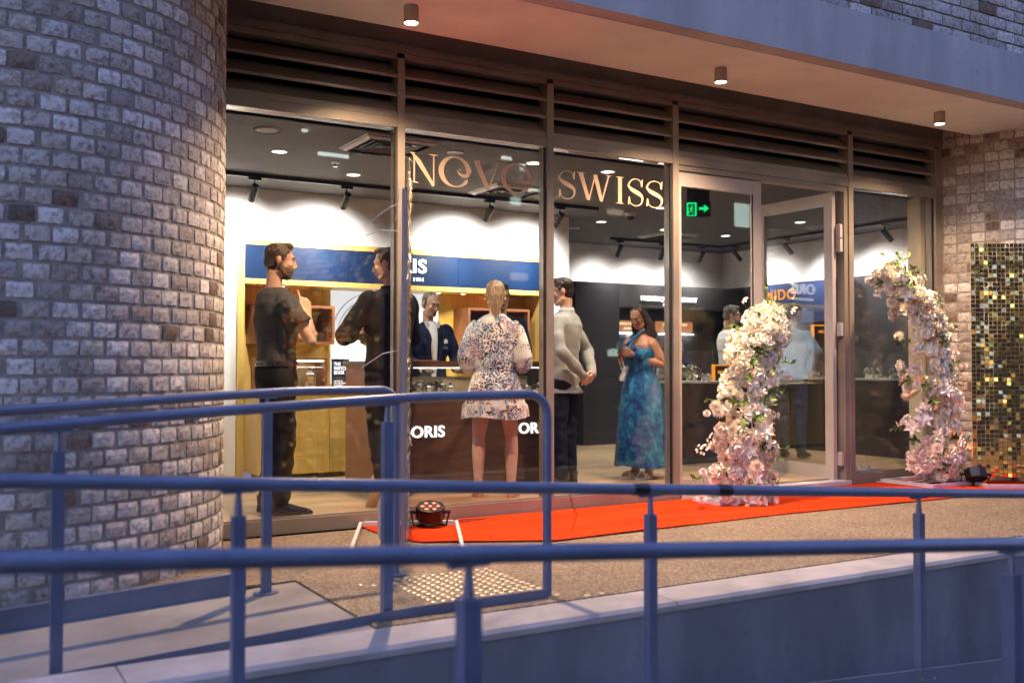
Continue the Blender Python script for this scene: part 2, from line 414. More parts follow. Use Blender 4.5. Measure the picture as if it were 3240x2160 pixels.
# ------------------------------------------------------------------ hand rails
def rail(name, label, group, Y, pts, posts, base, plate=None, r=.022, pw=.042, bend=None):
    t = thing(name, label, 'railing', (posts[0], Y, base(posts[0])), 0, group)
    P = [(x, Y, z) for x, z in pts]
    m = MB(); m.tube(P, r, 16); part('handrail', m, MT['rail_paint'], t, True)
    def ztop(x):
        for (xa, za), (xb, zb) in zip(pts, pts[1:]):
            if xa <= x <= xb and xb > xa: return za + (zb-za)*(x-xa)/(xb-xa)
        return pts[-1][1]
    for x in posts:
        zt = ztop(x) - r; zb = base(x)
        m = MB(); m.box(x-pw/2, x+pw/2, Y-pw/2, Y+pw/2, zb, zt-.075)
        po = part('post', m, MT['rail_paint'], t)
        m = MB(); m.tube([(x,Y,zt-.076),(x,Y,zt-.06),(x,Y,zt-.004)], [.014,.013,.009], 10); part('stem', m, MT['rail_paint'], po, True)
        m = MB(); m.box(x-.05, x+.05, Y-.013, Y+.013, zt-.006, zt+.004); part('saddle', m, MT['rail_paint'], po)
        m = MB(); m.tube([(x,Y,zb),(x,Y,zb+.008)], .06, 20); part('base_plate', m, MT['rail_paint'], po, True)
    if plate:
        (xa, xb, f0, f1, dy) = plate
        n = 8; 
        m = MB()
        for i in range(n):
            a = xa + (xb-xa)*i/n; b = xa + (xb-xa)*(i+1)/n
            m.add([(a,Y+dy,f0(a)),(b,Y+dy,f0(b)),(b,Y+dy,f1(b)),(a,Y+dy,f1(a)),
                   (a,Y+dy+.008,f0(a)),(b,Y+dy+.008,f0(b)),(b,Y+dy+.008,f1(b)),(a,Y+dy+.008,f1(a))],
                  [(0,1,2,3),(7,6,5,4),(0,4,5,1),(3,2,6,7)])
        kp = part('kick_plate', m, MT['rail_paint'], t)
        for x in posts:
            if xa < x-.1 and x+.1 < xb:
                for dx in (-.045,.045):
                    for q in (.3,.7):
                        z = f0(x+dx)*(1-q) + f1(x+dx)*q
                        m = MB(); m.tube([(x+dx,Y+dy-.006,z),(x+dx,Y+dy,z)], .008, 8); part('bolt', m, MT['steel'], kp)
    return t
def arc(x0, z0, r, n=8):      # quarter bend from +x to -z
    return [(x0 + r*math.sin(PI/2*i/n), z0 - r + r*math.cos(PI/2*i/n)) for i in range(n+1)]
A_ptS = [(-3,.72),(.27,.83),(1.2,.880),(1.5,.895),(1.62,.898)] + arc(2.02,.898,.085)
ra = rail('handrail_fence', 'far thin handrail along the brick column with one post on a round plate', 'blue grey ramp railings', 4.78,
     A_ptS + [(2.105,G)], [-.9,.2,1.425], rampz, None)
m = MB(); m.tube([(2.105,4.78,G),(2.105,4.78,G+.01)], .06, 20); part('base_plate', m, MT['rail_paint'], ra, True)
rkm = MB()
for i in range(8):
    a = -3 + 4.35*i/8; b = -3 + 4.35*(i+1)/8
    rkm.add([(a,4.86,rampz(a)-.02),(b,4.86,rampz(b)-.02),(b,4.86,rampz(b)+.10),(a,4.86,rampz(a)+.10),(a,4.90,rampz(a)-.02),(b,4.90,rampz(b)-.02),(b,4.90,rampz(b)+.10),(a,4.90,rampz(a)+.10)],[(0,1,2,3),(7,6,5,4),(0,4,5,1),(3,2,6,7)])
part('kick_plate', rkm, MT['rail_paint'], ra)
B_pts = [(-3,.63),(.22,.795),(1.0,.842),(1.364,.860),(1.72,.877),(1.9,.884),(2.1,.886)] + arc(2.44,.888,.10)
rail('handrail_fence', 'second handrail ending in a rounded bend down in front of the shop window', 'blue grey ramp railings', 4.0,
     B_pts + [(2.54,G-.05)], [-.9,.417,1.72], lambda x: rampz(x)-.02,
     (-3, 2.515, lambda x: rampz(x)-.10, lambda x: rampz(x)+.042, -.05))
cz = lambda x: 1.02 - .304 - .0722*x
rail('handrail_fence', 'thin descending handrail with two taped patches above the low concrete wall', 'blue grey ramp railings', 3.1,
     [(-3,cz(-3)),(9,cz(9))], [-.78,.836,2.447,4.047,5.65], lambda x: cz(x)-.95,
     (-3, 9, lambda x: cz(x)-.97, lambda x: cz(x)-.815, -.036), pw=.038)
dz = lambda x: 1.02 - .341 - .0785*x
rail('handrail_fence', 'nearest and thickest out of focus handrail across the bottom of the view', 'blue grey ramp railings', 2.0,
     [(-3,dz(-3)),(9,dz(9))], [-.94,1.06,3.07,5.08], lambda x: dz(x)-.90,
     (-3, 9, lambda x: dz(x)-.97, lambda x: dz(x)-.85, -.036), pw=.045)
# tape bound round the third rail
for k, x in enumerate((2.36, 2.79)):
    m = MB(); m.tube([(x,3.1,cz(x)),(x+.035,3.1,cz(x+.035)),(x+.07,3.1,cz(x+.07))], [.0245,.0255,.0243], 14)
    solo('tape_wrap', m, MT['black_plastic'], ['dark tape wound round the third handrail left of its post', 'dark tape wound round the third handrail right of its post'][k], 'tape', True, 'tape patches on the handrail')
# cable tie hanging from the rail
m = MB(); zz = cz(2.08)
m.tube([(2.08,3.12,zz-.02),(2.10,3.13,zz-.07),(2.12,3.13,zz-.10),(2.10,3.13,zz-.16)], .0022, 6)
solo('cable_tie', m, MT['carpet'], 'thin red tie hanging from the third handrail', 'cable tie')

# tactile studs
ts = link('tactile_strip', None); ts['label'] = 'grid of shiny metal tactile studs set in the pebble paving'; ts['category'] = 'tactile studs'; ts.location = (2.3,4.35,G)
sm = MB()
sm.loft([(0,0,0,.0175,.0175),(0,0,.002,.0175,.0175),(0,0,.005,.0125,.0125),(0,0,.0056,.006,.006)], 12)
sme = sm.mesh('stud', MT['stud_metal'], True)
for i in range(12):
    for j in range(14):
        o = link('stud', sme, ts); o.location = (-.285+i*.0517, -.36+j*.0535, 0)
for x, y in ((1.86,4.66),(1.91,4.61),(2.70,3.90),(2.78,3.90)):
    o = link('stud', sme, ts); o.location = (x-2.3, y-4.35, 0)

# ------------------------------------------------------------------ brickwork
def brick_me(L, H, D=.05, seed=0, nx=5, ny=3):
    rn = random.Random(seed); vs = []; fs = []
    for j in range(ny+1):
        for i in range(nx+1):
            u = i/nx; v = j/ny; e = (i in (0,nx)) or (j in (0,ny))
            x = (u-.5)*L; z = (v-.5)*H
            if e: y = rn.uniform(-.001,.003); x *= 1-rn.uniform(0,.055)*(rn.random() < .6); z *= 1-rn.uniform(0,.10)*(rn.random() < .5)
            else: y = -rn.uniform(.0005,.0045); x += rn.uniform(-.003,.003); z += rn.uniform(-.003,.003)
            if i in (0,nx) and j in (0,ny): x *= .985-.03*rn.random(); z *= .97-.05*rn.random(); y += .001
            vs.append((x,y,z))
    for j in range(ny):
        for i in range(nx):
            a = j*(nx+1)+i; fs.append((a,a+1,a+nx+2,a+nx+1))
    ring = [i for i in range(nx+1)] + [(j*(nx+1)+nx) for j in range(1,ny+1)] + [ny*(nx+1)+i for i in range(nx-1,-1,-1)] + [j*(nx+1) for j in range(ny-1,0,-1)]
    b = len(vs)
    for k in ring: p = vs[k]; vs.append((p[0], D, p[2]))
    n = len(ring)
    for k in range(n): fs.append((ring[(k+1)%n], ring[k], b+k, b+(k+1)%n))
    return vs, fs
def brick_variants(L, H, mat_, k=8, D=.05):
    out = []
    for s in range(k):
        vs, fs = brick_me(L, H, D, seed=s*13+int(L*1000))
        m = MB(); m.add(vs, fs); out.append(m)
    return out
# rounded column
CX, CY, CR = 0.26, 6.3, 1.3
BP, BH = .130, 0.0870
col = MB(); col.loft([(CX,CY,-1.2,CR-.0045,CR-.0045),(CX,CY,7.0,CR-.0045,CR-.0045)], 96)
bc = link('brick_column', col.mesh('mortar', MT['mortar'], True)); bc['label'] = 'rounded wall of pale rough header bricks at the edge of the shopfront'; bc['category'] = 'wall'
hv = brick_variants(.1125, .0715, None)
hme = [v.mesh('brick', MT['brick']) for v in hv]
cand = []
nb = int(round(2*PI*CR/BP)); da = 2*PI/nb
camp = Vector((0,0,1.02)); camd = Vector((math.sin(R(30.4)), math.cos(R(30.4)), 0))
for row in range(-4, 62):
    z = G + .035 + row*BH
    for k in range(nb):
        a = k*da + (row % 2)*da/2 + random.uniform(-.06,.06)*da
        n_ = Vector((math.cos(a), math.sin(a), 0)); p = Vector((CX,CY,z)) + n_*CR
        v = p - camp; f = -v.normalized().dot(n_); dep = v.dot(camd)
        rx = v.dot(Vector((camd.y,-camd.x,0)))/max(dep,.1)
        inv = dep > 0 and -.56 < rx < .55 and f > -.02 and (1.02+1.0*0 + (z-1.02)) > -9
        sy = (z-1.02)/max(dep,.1)
        vis = inv and -.26 < sy < .39
        cand.append((f if vis else -1, p, a, row))
cand.sort(key=lambda q: -q[0])
jv = MB(); jr = []
for i, (f, p, a, row) in enumerate(cand):
    tx, tz = random.uniform(-.012,.012), random.uniform(-.012,.012)
    if i < 300:
        o = link('brick', random.choice(hme), bc); o.location = p; o.rotation_euler = (tx, tz, a + PI/2)
    else:
        if f < -.5 and (math.sin(a) > .3 or p.z > 5.6): continue
        M = Matrix.Translation(p) @ Euler((tx,tz,a+PI/2)).to_matrix().to_4x4()
        s = random.choice(hv); jv.add([M @ Vector(q) for q in s.v], s.f); r_ = random.random(); jr += [r_]*len(s.v)
def joined(mb, rv, name, parent):
    me = mb.mesh(name, MT['brick_joined'])
    at = me.attributes.new('rnd','FLOAT','POINT'); at.data.foreach_set('value', rv)
    o = link(name, me, parent); o['kind'] = 'stuff'; return o
joined(jv, jr, 'brickwork', bc)
# right hand wall, flemish style bond: path of the wall face, slightly curved
def wall_path(s):      # s metres from the shopfront frame toward the street
    a = R(-74 + 9*min(s,2.2)); 
    x, y = 8.607, 6.42; st = .05; q = 0
    while q < s-1e-6:
        d = min(st, s-q); aa = R(-80 + 16*min(q,2.0)); x += math.cos(aa)*d; y += math.sin(aa)*d; q += d
    return x, y, R(-80 + 16*min(s,2.0))
bw = None
core = MB(); pp = [wall_path(s_*.1) for s_ in range(0,36)]
vs = []
for x, y, a in pp:
    nx, ny = math.sin(a), -math.cos(a)       # outward (toward the camera side)
    for z in (-.4, 3.9): vs.append((x - nx*.012*0, y, z))
fs = [(2*i,2*i+2,2*i+3,2*i+1) for i in range(len(pp)-1)]
b0 = len(vs); vs += [(x+.6,y+.4,z) for (x,y,a) in pp for z in (-.4,3.9)]
fs += [(b0+2*i,b0+2*i+1,b0+2*i+3,b0+2*i+2) for i in range(len(pp)-1)]
fs += [(2*i+1,2*i+3,b0+2*i+3,b0+2*i+1) for i in range(len(pp)-1)]
core.add(vs, fs)
bw = link('brick_wall', core.mesh('mortar', MT['mortar'], True)); bw['label'] = 'pale brick side wall right of the shopfront behind the gold sequin panel'; bw['category'] = 'wall'
WH = .0955
sv = brick_variants(.205, WH-.0125, None, 6); shv = brick_variants(.1195, WH-.0125, None, 6); qv = brick_variants(.06, WH-.0125, None, 2)
sme2 = [v.mesh('brick', MT['brick']) for v in sv]; shm = [v.mesh('brick', MT['brick']) for v in shv]; qm = [v.mesh('brick', MT['brick']) for v in qv]
for row in range(-1, 38):
    z = G + .03 + row*WH; s_ = 0.0; k = 0
    first = True
    while s_ < 3.2:
        rr_ = random.random()
        kind = 'h'
        if first: kind = ['s','h','h2'][row % 3] if row % 2 else 'h'; first = False
        L = {'s':.205,'h':.1195,'h2':.1195,'q':.06}[kind]
        if kind == 'h' and k == 0 and row % 2 == 0: pass
        mid = s_ + L/2; x, y, a = wall_path(mid)
        me = random.choice(sme2 if kind == 's' else shm)
        nx, ny = math.sin(a), -math.cos(a)
        o = link('brick', me, bw); o.location = (x - .010*math.cos(a+PI/2)*-1*0 + math.sin(a)*.004, y - math.cos(a)*.004, z)
        o.rotation_euler = (random.uniform(-.012,.012), random.uniform(-.01,.01), a)
        s_ += L + .0125; k += 1
# canopy: soffit, fascia
cp = thing('canopy', 'concrete canopy slab with warm lit underside over the shopfront', 'canopy', (5,5.5,3.25))
m = MB(); m.box(-1.5, 14, 5.17, 6.0, 3.25, 3.45); part('soffit', m, MT['soffit'], cp)
m = MB(); m.box(-1.5, 14, 5.03, 5.162, 3.25, 3.66); m.box(-1.5,14,5.162,6.8,3.46,3.66); part('fascia', m, MT['concrete'], cp)
# brick wall above canopy
ub = link('upper_brick_wall', (lambda mm: (mm.box(-1.5,14,5.12,5.5,3.664,7.5), mm)[1])(MB()).mesh('mortar', MT['mortar'])); ub['label'] = 'stretcher bond brick wall standing on top of the canopy slab'; ub['category'] = 'wall'
tb = brick_variants(.228, .0855, None, 6); tbm = [v.mesh('brick', MT['brick']) for v in tb]
jv = MB(); jr = []; cnt = 0
for row in range(0, 26):
    z = 3.664 + .05 + row*.0985
    for k in range(62):
        x = -1.4 + k*.2405 + (row % 2)*.12 + random.uniform(-.004,.004)
        if x > 13.8: continue
        if 5.4 < x < 9.3 and row < 9:
            o = link('brick', random.choice(tbm), ub); o.location = (x, 5.108, z); o.rotation_euler = (random.uniform(-.015,.015), random.uniform(-.01,.01), 0)
        elif row < 16:
            M = Matrix.Translation((x,5.108,z)); s = random.choice(tb); jv.add([M @ Vector(q) for q in s.v], s.f); r_ = random.random(); jr += [r_]*len(s.v)
joined(jv, jr, 'brickwork', ub)

# ------------------------------------------------------------------ shopfront
YF = 6.3; TOP = 2.67
sf = thing('shopfront', 'bronze aluminium shopfront of tall glass panes under louvres', 'shopfront', (5,YF,G))
BZ = MT['bronze']
def fbox(name, *a, m_=BZ, parent=sf):
    m = MB(); m.box(*a); return part(name, m, m_, parent)
# mullions: face cap proud, deeper core behind
MULL = [(1.53,1.60),(2.777,2.83),(3.998,4.055),(5.21,5.268),(7.275,7.335),(8.506,8.605)]
for i, (a, b) in enumerate(MULL):
    fbox('mullion', a, b, YF-.012, YF+.11, G+.002, 3.15)
    fbox('louvre_side', a, b, YF+.111, YF+.299, 2.712, 3.188, m_=MT['black_metal'])
for i in (1,2,3,5):
    a, b = MULL[i]
    fbox('gasket', a-.012 if i != 3 else a-.014, a-.001, YF+.012, YF+.03, .0, TOP, m_=MT['black_rubber'])
PANES = [(1.60,2.777),(2.83,3.998),(4.055,5.21),(7.335,8.506)]
for a, b in PANES:
    fbox('sill', a+.001, b-.001, YF-.01, YF+.11, G+.003, 0.035)
    fbox('bead', a+.001, b-.001, YF+.012, YF+.026, .036, .047)
    g = part('window_pane', (lambda mm: (mm.box(a+.001, b-.013, YF+.036, YF+.060, .037, TOP-.001), mm)[1])(MB()), MT['window_glass'], sf)
BAYS = [(1.60,2.777),(2.83,3.998),(4.055,5.21),(5.268,7.275),(7.335,8.506)]
for a, b in BAYS:
    fbox('transom', a+.001, b-.001, YF-.008, YF+.115, TOP, 2.735)
    fbox('transom_trim', a+.001, b-.001, YF-.005, YF+.115, 2.7375, 2.762)
    for zl in (2.762, 2.885, 3.015):
        m = MB()
        # front lip, then a blade sloping up and inward
        m.prism([(YF+.0,zl),(YF+.0,zl+.019),(YF+.105,zl+.118),(YF+.112,zl+.112),(YF+.012,zl+.0005)], a+.0015, b-.0015, 'yz')
        part('louvre_blade', m, BZ, sf)
    fbox('louvre_frame', a+.001, b-.001, YF-.004, YF+.11, 3.148, 3.185)
fbox('head_trim', 1.50, 8.66, YF-.014, YF+.12, 3.188, 3.245)
fbox('head_panel', 1.50, 8.66, YF+.0, YF+.02, 3.247, 3.8)
fbox('louvre_backing', 1.45, 8.7, YF+.3005, YF+.31, 2.70, 3.3, m_=MT['black_metal'])
fbox('louvre_roof', 1.53, 8.6, YF+.13, YF+.32, 3.19, 3.2, m_=MT['black_metal'])
fbox('louvre_base', 1.53, 8.6, YF+.12, YF+.32, 2.70, 2.71, m_=MT['black_metal'])
# door frame head + closed leaf
DA = MT['door_alu']
dh = fbox('door_head', 5.269, 7.274, YF+.002, YF+.1, 2.625, TOP-.001)
ld = fbox('door_leaf', 5.272, 5.318, YF+.02, YF+.065, -.045, 2.615, m_=DA)
fbox('leaf_stile', 6.125, 6.212, YF+.02, YF+.065, -.045, 2.615, m_=DA, parent=ld)
fbox('leaf_top_rail', 5.319, 6.124, YF+.021, YF+.064, 2.50, 2.615, m_=DA, parent=ld)
fbox('leaf_bottom_rail', 5.319, 6.124, YF+.021, YF+.064, -.045, .10, m_=DA, parent=ld)
fbox('door_pane', 5.3195, 6.1235, YF+.036, YF+.05, .101, 2.499, m_=MT['window_glass'], parent=ld)
fbox('door_gasket', 6.114, 6.1235, YF+.028, YF+.035, .101, 2.499, m_=MT['black_rubber'], parent=ld)
# open leaf, turned into the shop
LX = 7.175
fbox('door_jamb', 7.222, 7.274, YF+.0, YF+.10, -.015, 2.624)
od = part('door_leaf', (lambda mm: (mm.box(LX-.045, LX, YF+.06, YF+.155, -.03, 2.615), mm)[1])(MB()), DA, sf)
fbox('leaf_stile', LX-.045, LX, YF+.90, YF+.995, -.03, 2.615, m_=DA, parent=od)
fbox('leaf_top_rail', LX-.044, LX-.001, YF+.156, YF+.899, 2.50, 2.614, m_=DA, parent=od)
fbox('leaf_bottom_rail', LX-.044, LX-.001, YF+.156, YF+.899, -.03, .115, m_=DA, parent=od)
fbox('door_pane', LX-.03, LX-.016, YF+.1565, YF+.8985, .116, 2.499, m_=glass('door_glass', (.93,.95,.95), 1.6), parent=od)
m = MB(); m.tube([(LX-.05,YF+.94,.86),(LX-.10,YF+.94,.86),(LX-.115,YF+.94,.88),(LX-.115,YF+.94,1.13),(LX-.10,YF+.94,1.15),(LX-.05,YF+.94,1.15)], .012, 10)
part('pull_handle', m, MT['steel'], od, True)
HG_ = Matrix.Translation((LX,YF+.06,0)) @ Matrix.Rotation(R(1.5),4,'Z') @ Matrix.Translation((-LX,-YF-.06,0))
for q_ in [od] + list(od.children): q_.data.transform(HG_)
for z in (.18, 1.36, 2.13, 2.26):
    m = MB(); m.box(LX+.001, LX+.03, YF+.035, YF+.055, z-.06, z+.06); m.box(LX+.006, LX+.040, YF+.012, YF+.034, z-.06, z+.06)
    m.tube([(LX+.012,YF+.03,z-.065),(LX+.012,YF+.03,z+.065)], .009, 8)
    part('hinge', m, DA, sf)
fbox('door_threshold', 5.28, 7.26, YF-.03, YF+.11, G+.004, -.015, m_=MT['white_metal'])

# lettering on the glass: strokes of varying width, drawn as real cut vinyl sheets 1 mm thick
VIN = pbr('vinyl_gold', (.62,.45,.32), .45, metal=.1, var=.03)
def stroke(mb, pts, ws, y):
    n = len(pts); Lf = []; Rt = []
    for i in range(n):
        a = pts[max(i-1,0)]; b = pts[min(i+1,n-1)]
        dx, dz_ = b[0]-a[0], b[1]-a[1]; q = math.hypot(dx,dz_) or 1
        nx, nz_ = -dz_/q, dx/q; w = ws[i]/2
        Lf.append((pts[i][0]+nx*w, pts[i][1]+nz_*w)); Rt.append((pts[i][0]-nx*w, pts[i][1]-nz_*w))
    vs = [(p[0],y,p[1]) for p in Lf] + [(p[0],y,p[1]) for p in Rt]
    vs += [(p[0],y+.001,p[1]) for p in Lf] + [(p[0],y+.001,p[1]) for p in Rt]
    fs = [(i,i+1,n+i+1,n+i) for i in range(n-1)] + [(2*n+i,3*n+i,3*n+i+1,2*n+i+1) for i in range(n-1)]
    fs += [(i,2*n+i,2*n+i+1,i+1) for i in range(n-1)] + [(n+i,n+i+1,3*n+i+1,3*n+i) for i in range(n-1)]
    mb.add(vs, fs)
def bez(P, n=14):
    out = []
    for i in range(n+1):
        t = i/n; q = [Vector(p) for p in P]
        while len(q) > 1: q = [q[j]*(1-t) + q[j+1]*t for j in range(len(q)-1)]
        out.append((q[0].x, q[0].y))
    return out
def serif(mb, cx, z, w, y, up=1):       # bracketed serif on a stem end
    mb.prism([(cx-w/2,z),(cx+w/2,z),(cx+w/2,z+.05*up*.18),(cx+w*.17,z+.16*up*.25),(cx-w*.17,z+.16*up*.25),(cx-w/2,z+.05*up*.18)], y, y+.001)
def glyph(ch):
    """letters in a box one unit high (z 0..1), returns MB and width"""
    g = MB(); y = 0
    if ch == 'N':
        stroke(g, [(.14,.04),(.14,.93)], [.05,.05], y); stroke(g, [(.86,.02),(.86,.96)], [.045,.045], y-.0001)
        stroke(g, [(.06,.985),(.30,.72),(.86,-.05)], [.05,.17,.10], y+.0001)
        serif(g, .14, 0, .34, y+.0002); serif(g, .86, 1, .36, y+.0003, -1); serif(g, .08, 1, .2, y+.0004, -1); return g, 1.0
    if ch == 'O':
        n = 30; P = []; W = []
        for i in range(n+1):       # from right-middle gap up over the top, down left, round to the right tail
            a = R(-2) + (2*PI - R(24))*i/n
            P.append((.5+.46*math.cos(a), .5+.5*math.sin(a))); W.append(.035 + .135*max(0, -math.cos(a))**1.2 + (.135*max(0,math.cos(a))**1.2 if i < n*.5 else .11*max(0,math.cos(a))**1.5))
        W[0] = .12; W[-1] = .012
        stroke(g, P, W, y)
        stroke(g, bez([(.93,.47),(.90,.34),(.66,.36),(.60,.48),(.57,.56)]), [.12+.02*math.sin(i/14*PI)-.13*(i/14)**1.5 + .01 for i in range(15)], y-.0002)
        stroke(g, bez([(.585,.54),(.62,.62),(.70,.60),(.71,.55)],8), [.01,.014,.02,.024,.026,.024,.02,.012,.006], y-.0003)
        return g, 1.0
    if ch == 'V':
        stroke(g, [(.12,.97),(.50,.02)], [.19,.13], y); stroke(g, [(.52,.0),(.84,.97)], [.05,.055], y+.0001)
        serif(g, .13, 1, .36, y+.0002, -1); serif(g, .85, 1, .32, y+.0003, -1); return g, .98
    if ch == 'W':
        stroke(g, [(.10,.97),(.33,.02)], [.13,.10], y); stroke(g, [(.34,.0),(.53,.93)], [.04,.04], y+.0001)
        stroke(g, [(.53,.97),(.72,.02)], [.12,.10], y+.0002); stroke(g, [(.73,.0),(.94,.97)], [.04,.045], y+.0003)
        serif(g, .10, 1, .26, y+.0004, -1); serif(g, .94, 1, .20, y+.0005, -1); return g, 1.1
    if ch == 'I':
        stroke(g, [(.15,.03),(.15,.97)], [.14,.14], y); serif(g, .15, 0, .32, y+.0001); serif(g, .15, 1, .32, y+.0002, -1); return g, .3
    if ch == 'S':
        P = bez([(.56,.80),(.54,1.03),(.10,1.10),(.02,.70)],10) + bez([(.05,.70),(.10,.50),(.56,.50),(.58,.26)],10)[1:] + bez([(.58,.26),(.58,-.10),(.10,-.12),(.04,.20)],10)[1:]
        n = len(P); W = [.03 + .13*math.exp(-((i/(n-1)-.5)/.17)**2) for i in range(n)]
        stroke(g, P, W, y)
        g.prism([(.535,.70),(.575,.70),(.60,1.0),(.57,1.0),(.50,.86)], y-.0003, y+.0008)
        g.prism([(.0,.0),(.03,.0),(.10,.14),(.065,.30),(.025,.30)], y-.0003, y+.0008); return g, .62
for ch, x0, x1 in (('N',2.893,3.103),('O',3.123,3.366),('V',3.385,3.631),('O',3.631,3.885),('S',4.127,4.285),('W',4.300,4.648),('I',4.668,4.746),('S',4.785,4.940),('S',4.968,5.140)):
    g, w = glyph(ch); sx = (x1-x0)/w
    z0, z1 = (2.306, 2.518)
    g.v = [(x0 + p[0]*sx, YF+.034+p[1], z0 + p[2]*(z1-z0)) for p in g.v]
    part('letter', g, VIN, sf)

# surface mounted canopy lights
dl0 = thing('canopy_light', 'lit cylinder light under the canopy, nearest to the brick column', 'light', (2.56,5.6,3.25), 0, 'cylinder lights under the canopy')
m = MB(); m.loft([(0,0,-.105,.047,.047),(0,0,0,.047,.047)], 28, cap=False); m.loft([(0,0,-.105,.047,.047),(0,0,-.105,.042,.042),(0,0,-.09,.041,.041)], 28, cap=False)
link('lamp_body', m.mesh('lamp_body', pbr('beige_paint', (.42,.37,.30), .5, var=.03), True), dl0)
m = MB(); m.loft([(0,0,-.1015,.0405,.0405),(0,0,-.097,.0405,.0405)], 28); link('lamp_lens', m.mesh('lamp_lens', MT['lamp_warm']), dl0)
for nm, pw, dg, bl in (('beam', 740, 128, .9),):
    l_ = bpy.data.lights.new('beam','SPOT'); l_.energy = pw*K; l_.color = WARM; l_.spot_size = R(dg); l_.spot_blend = bl; l_.shadow_soft_size = .03
    lo = bpy.data.objects.new('beam', l_); C.objects.link(lo); lo.parent = dl0; lo.location = (0,0,-.108)
for x, lb in ((5.1,'lit cylinder light under the canopy above the SWISS pane'),(7.64,'lit cylinder light under the canopy beside the brick side wall'),(0.02,'cylinder light under the canopy in front of the brick column'),(10.2,'cylinder light under the canopy beyond the brick side wall')):
    if x > 10 : continue
    c = copy_tree(dl0); c.location = (x,5.6,3.25); c['label'] = lb
    if x > 7:
        for q_ in c.children:
            if q_.type == 'LIGHT': q_.data = q_.data.copy(); q_.data.energy *= .72
# ------------------------------------------------------------------ shop interior
CZ = 2.70
fl = struct('shop_floor', (lambda mm: (mm.box(1.45, 10.3, 6.41, 11.3, -.2, -.012), mm)[1])(MB()), MT['black_rubber'])
pk = []
for L in (1.2, 1.8):
    m = MB(); m.box(-L/2+.0012, L/2-.0012, -.0888, .0888, -.012, 0); pk.append((L, m.mesh('plank', MT['oak_floor'])))
for j in range(27):
    x = 1.5 - random.uniform(0, 1.2); y = 6.41 + .09 + j*.18
    while x < 10.2:
        L, me = random.choice(pk)
        if x + L > 10.25: L, me = pk[0]
        if x + L > 1.6:
            o = link('plank', me, fl); o.location = (x + L/2, y, 0)
        x += L
SW = MT['shop_wall']
def wallbox(name, label, *a, m_=SW):
    m = MB(); m.box(*a); return solo(name, m, m_, label, 'wall')
m = MB(); m.box(1.45, 10.4, 6.42, 11.4, CZ, CZ+.1); struct('shop_ceiling', m, MT['shop_ceiling'])
bk = wallbox('shop_wall', 'white wall above the long blue sign', 1.5, 6.2, 9.3, 9.75, 2.18, CZ-.002)
wallbox('shop_wall', 'white wall strip left of the brass display bay', 1.5, 2.475, 9.3, 9.75, 0, 2.178)
wallbox('shop_wall', 'white corner pier right of the brass display bay', 5.86, 6.2, 9.3, 9.75, 0, 2.178)
wallbox('shop_wall', 'side wall behind the left end of the shop', 1.42, 1.5, 6.42, 9.75, 0, CZ-.002)
fw = thing('shop_wall', 'far wall of the shop, white above and charcoal panels below', 'wall', (8,11.2,0))
m = MB(); m.box(6.2, 10.2, 11.2, 11.35, 2.14, CZ-.002); part('upper_wall', m, SW, fw)
m = MB(); m.box(6.2, 8.01, 11.19, 11.35, 0, 2.138); part('dark_panel', m, MT['dark_panel'], fw)
m = MB(); m.box(6.2, 6.28, 9.76, 11.19, 0, CZ-.004); part('corner_return', m, SW, fw)
rw = thing('shop_wall', 'right wall of the shop, white above and dark panels below', 'wall', (10.2,9,0))
m = MB(); m.box(10.2, 10.35, 6.42, 11.2, 2.165, CZ-.002); part('upper_wall', m, SW, rw)
m = MB(); m.box(10.19, 10.35, 6.42, 11.2, 0, 2.163); part('dark_panel', m, MT['dark_panel'], rw)
wallbox('shop_wall', 'beige wall pier just inside the right hand pane', 8.485, 10.15, 6.45, 6.60, 0, CZ-.003, m_=pbr('beige_wall', (.60,.55,.42), .8, var=.03))

# charcoal sign bulkhead and display niches on the far wall
DP = MT['dark_panel']
fc = thing('watch_display_bay', 'charcoal wall bay with a lit crest and niches of watches on the far wall', 'display bay', (9,11.15,0))
def P_(name, parent, m_, *a, smooth=False):
    m = MB(); m.box(*a); return part(name, m, m_, parent, smooth)
P_('sign_board', fc, MT['sign_grey'], 8.012, 10.18, 10.80, 11.18, 1.825, 2.137)
P_('base_cabinet', fc, DP, 7.3, 10.18, 10.62, 11.18, 0.003, .86)
P_('ledge', fc, pbr('ledge_grey', (.16,.15,.15), .3), 7.98, 10.18, 10.58, 11.18, .862, .905)
P_('niche_back', fc, pbr('niche_blue', (.03,.04,.065), .4), 8.012, 10.18, 11.12, 11.18, .906, 1.823)
P_('side_panel', fc, DP, 7.3, 8.01, 10.80, 11.18, .862, 2.137)
def lett(s, size, m_, loc, parent, rot=None, bold=0.0, ext=.006, spacing=1.0, xs=1.0, align='CENTER', name='letters'):
    me = text_me(s, size, ext, bold, m_, align, spacing, xs)
    me.transform(rot if rot is not None else FACE)
    me.transform(Matrix.Translation(loc)); return part(name, me, None, parent)
lett('FREDERIQUE CONSTANT', .092, MT['sign_white'], (8.86,10.785,1.945), fc, bold=.001, spacing=1.03, xs=.93)
lett('GENEVE', .062, MT['sign_white'], (8.86,10.785,1.865), fc, bold=.0007)
m = MB(); m.prism([(-.042,.05),(.042,.05),(.042,-.02),(.03,-.042),(0,-.055),(-.03,-.042),(-.042,-.02)], -.004, .004)
m.m = 1
for (a,b,c,d) in ((-.006,.006,-.04,.04),(-.036,.036,.012,.018),(-.036,.036,-.016,-.01)): m.box(a,b,-.006,.001,c,d)
for q in ((-.022,.03),(.022,.03),(-.02,-.003),(.02,-.003),(-.014,-.03),(.014,-.03)): m.tube([(q[0],-.006,q[1]),(q[0],0,q[1])], .007, 8)
m.v = [(p[0]+8.86, p[1]+10.785, p[2]+2.055) for p in m.v]
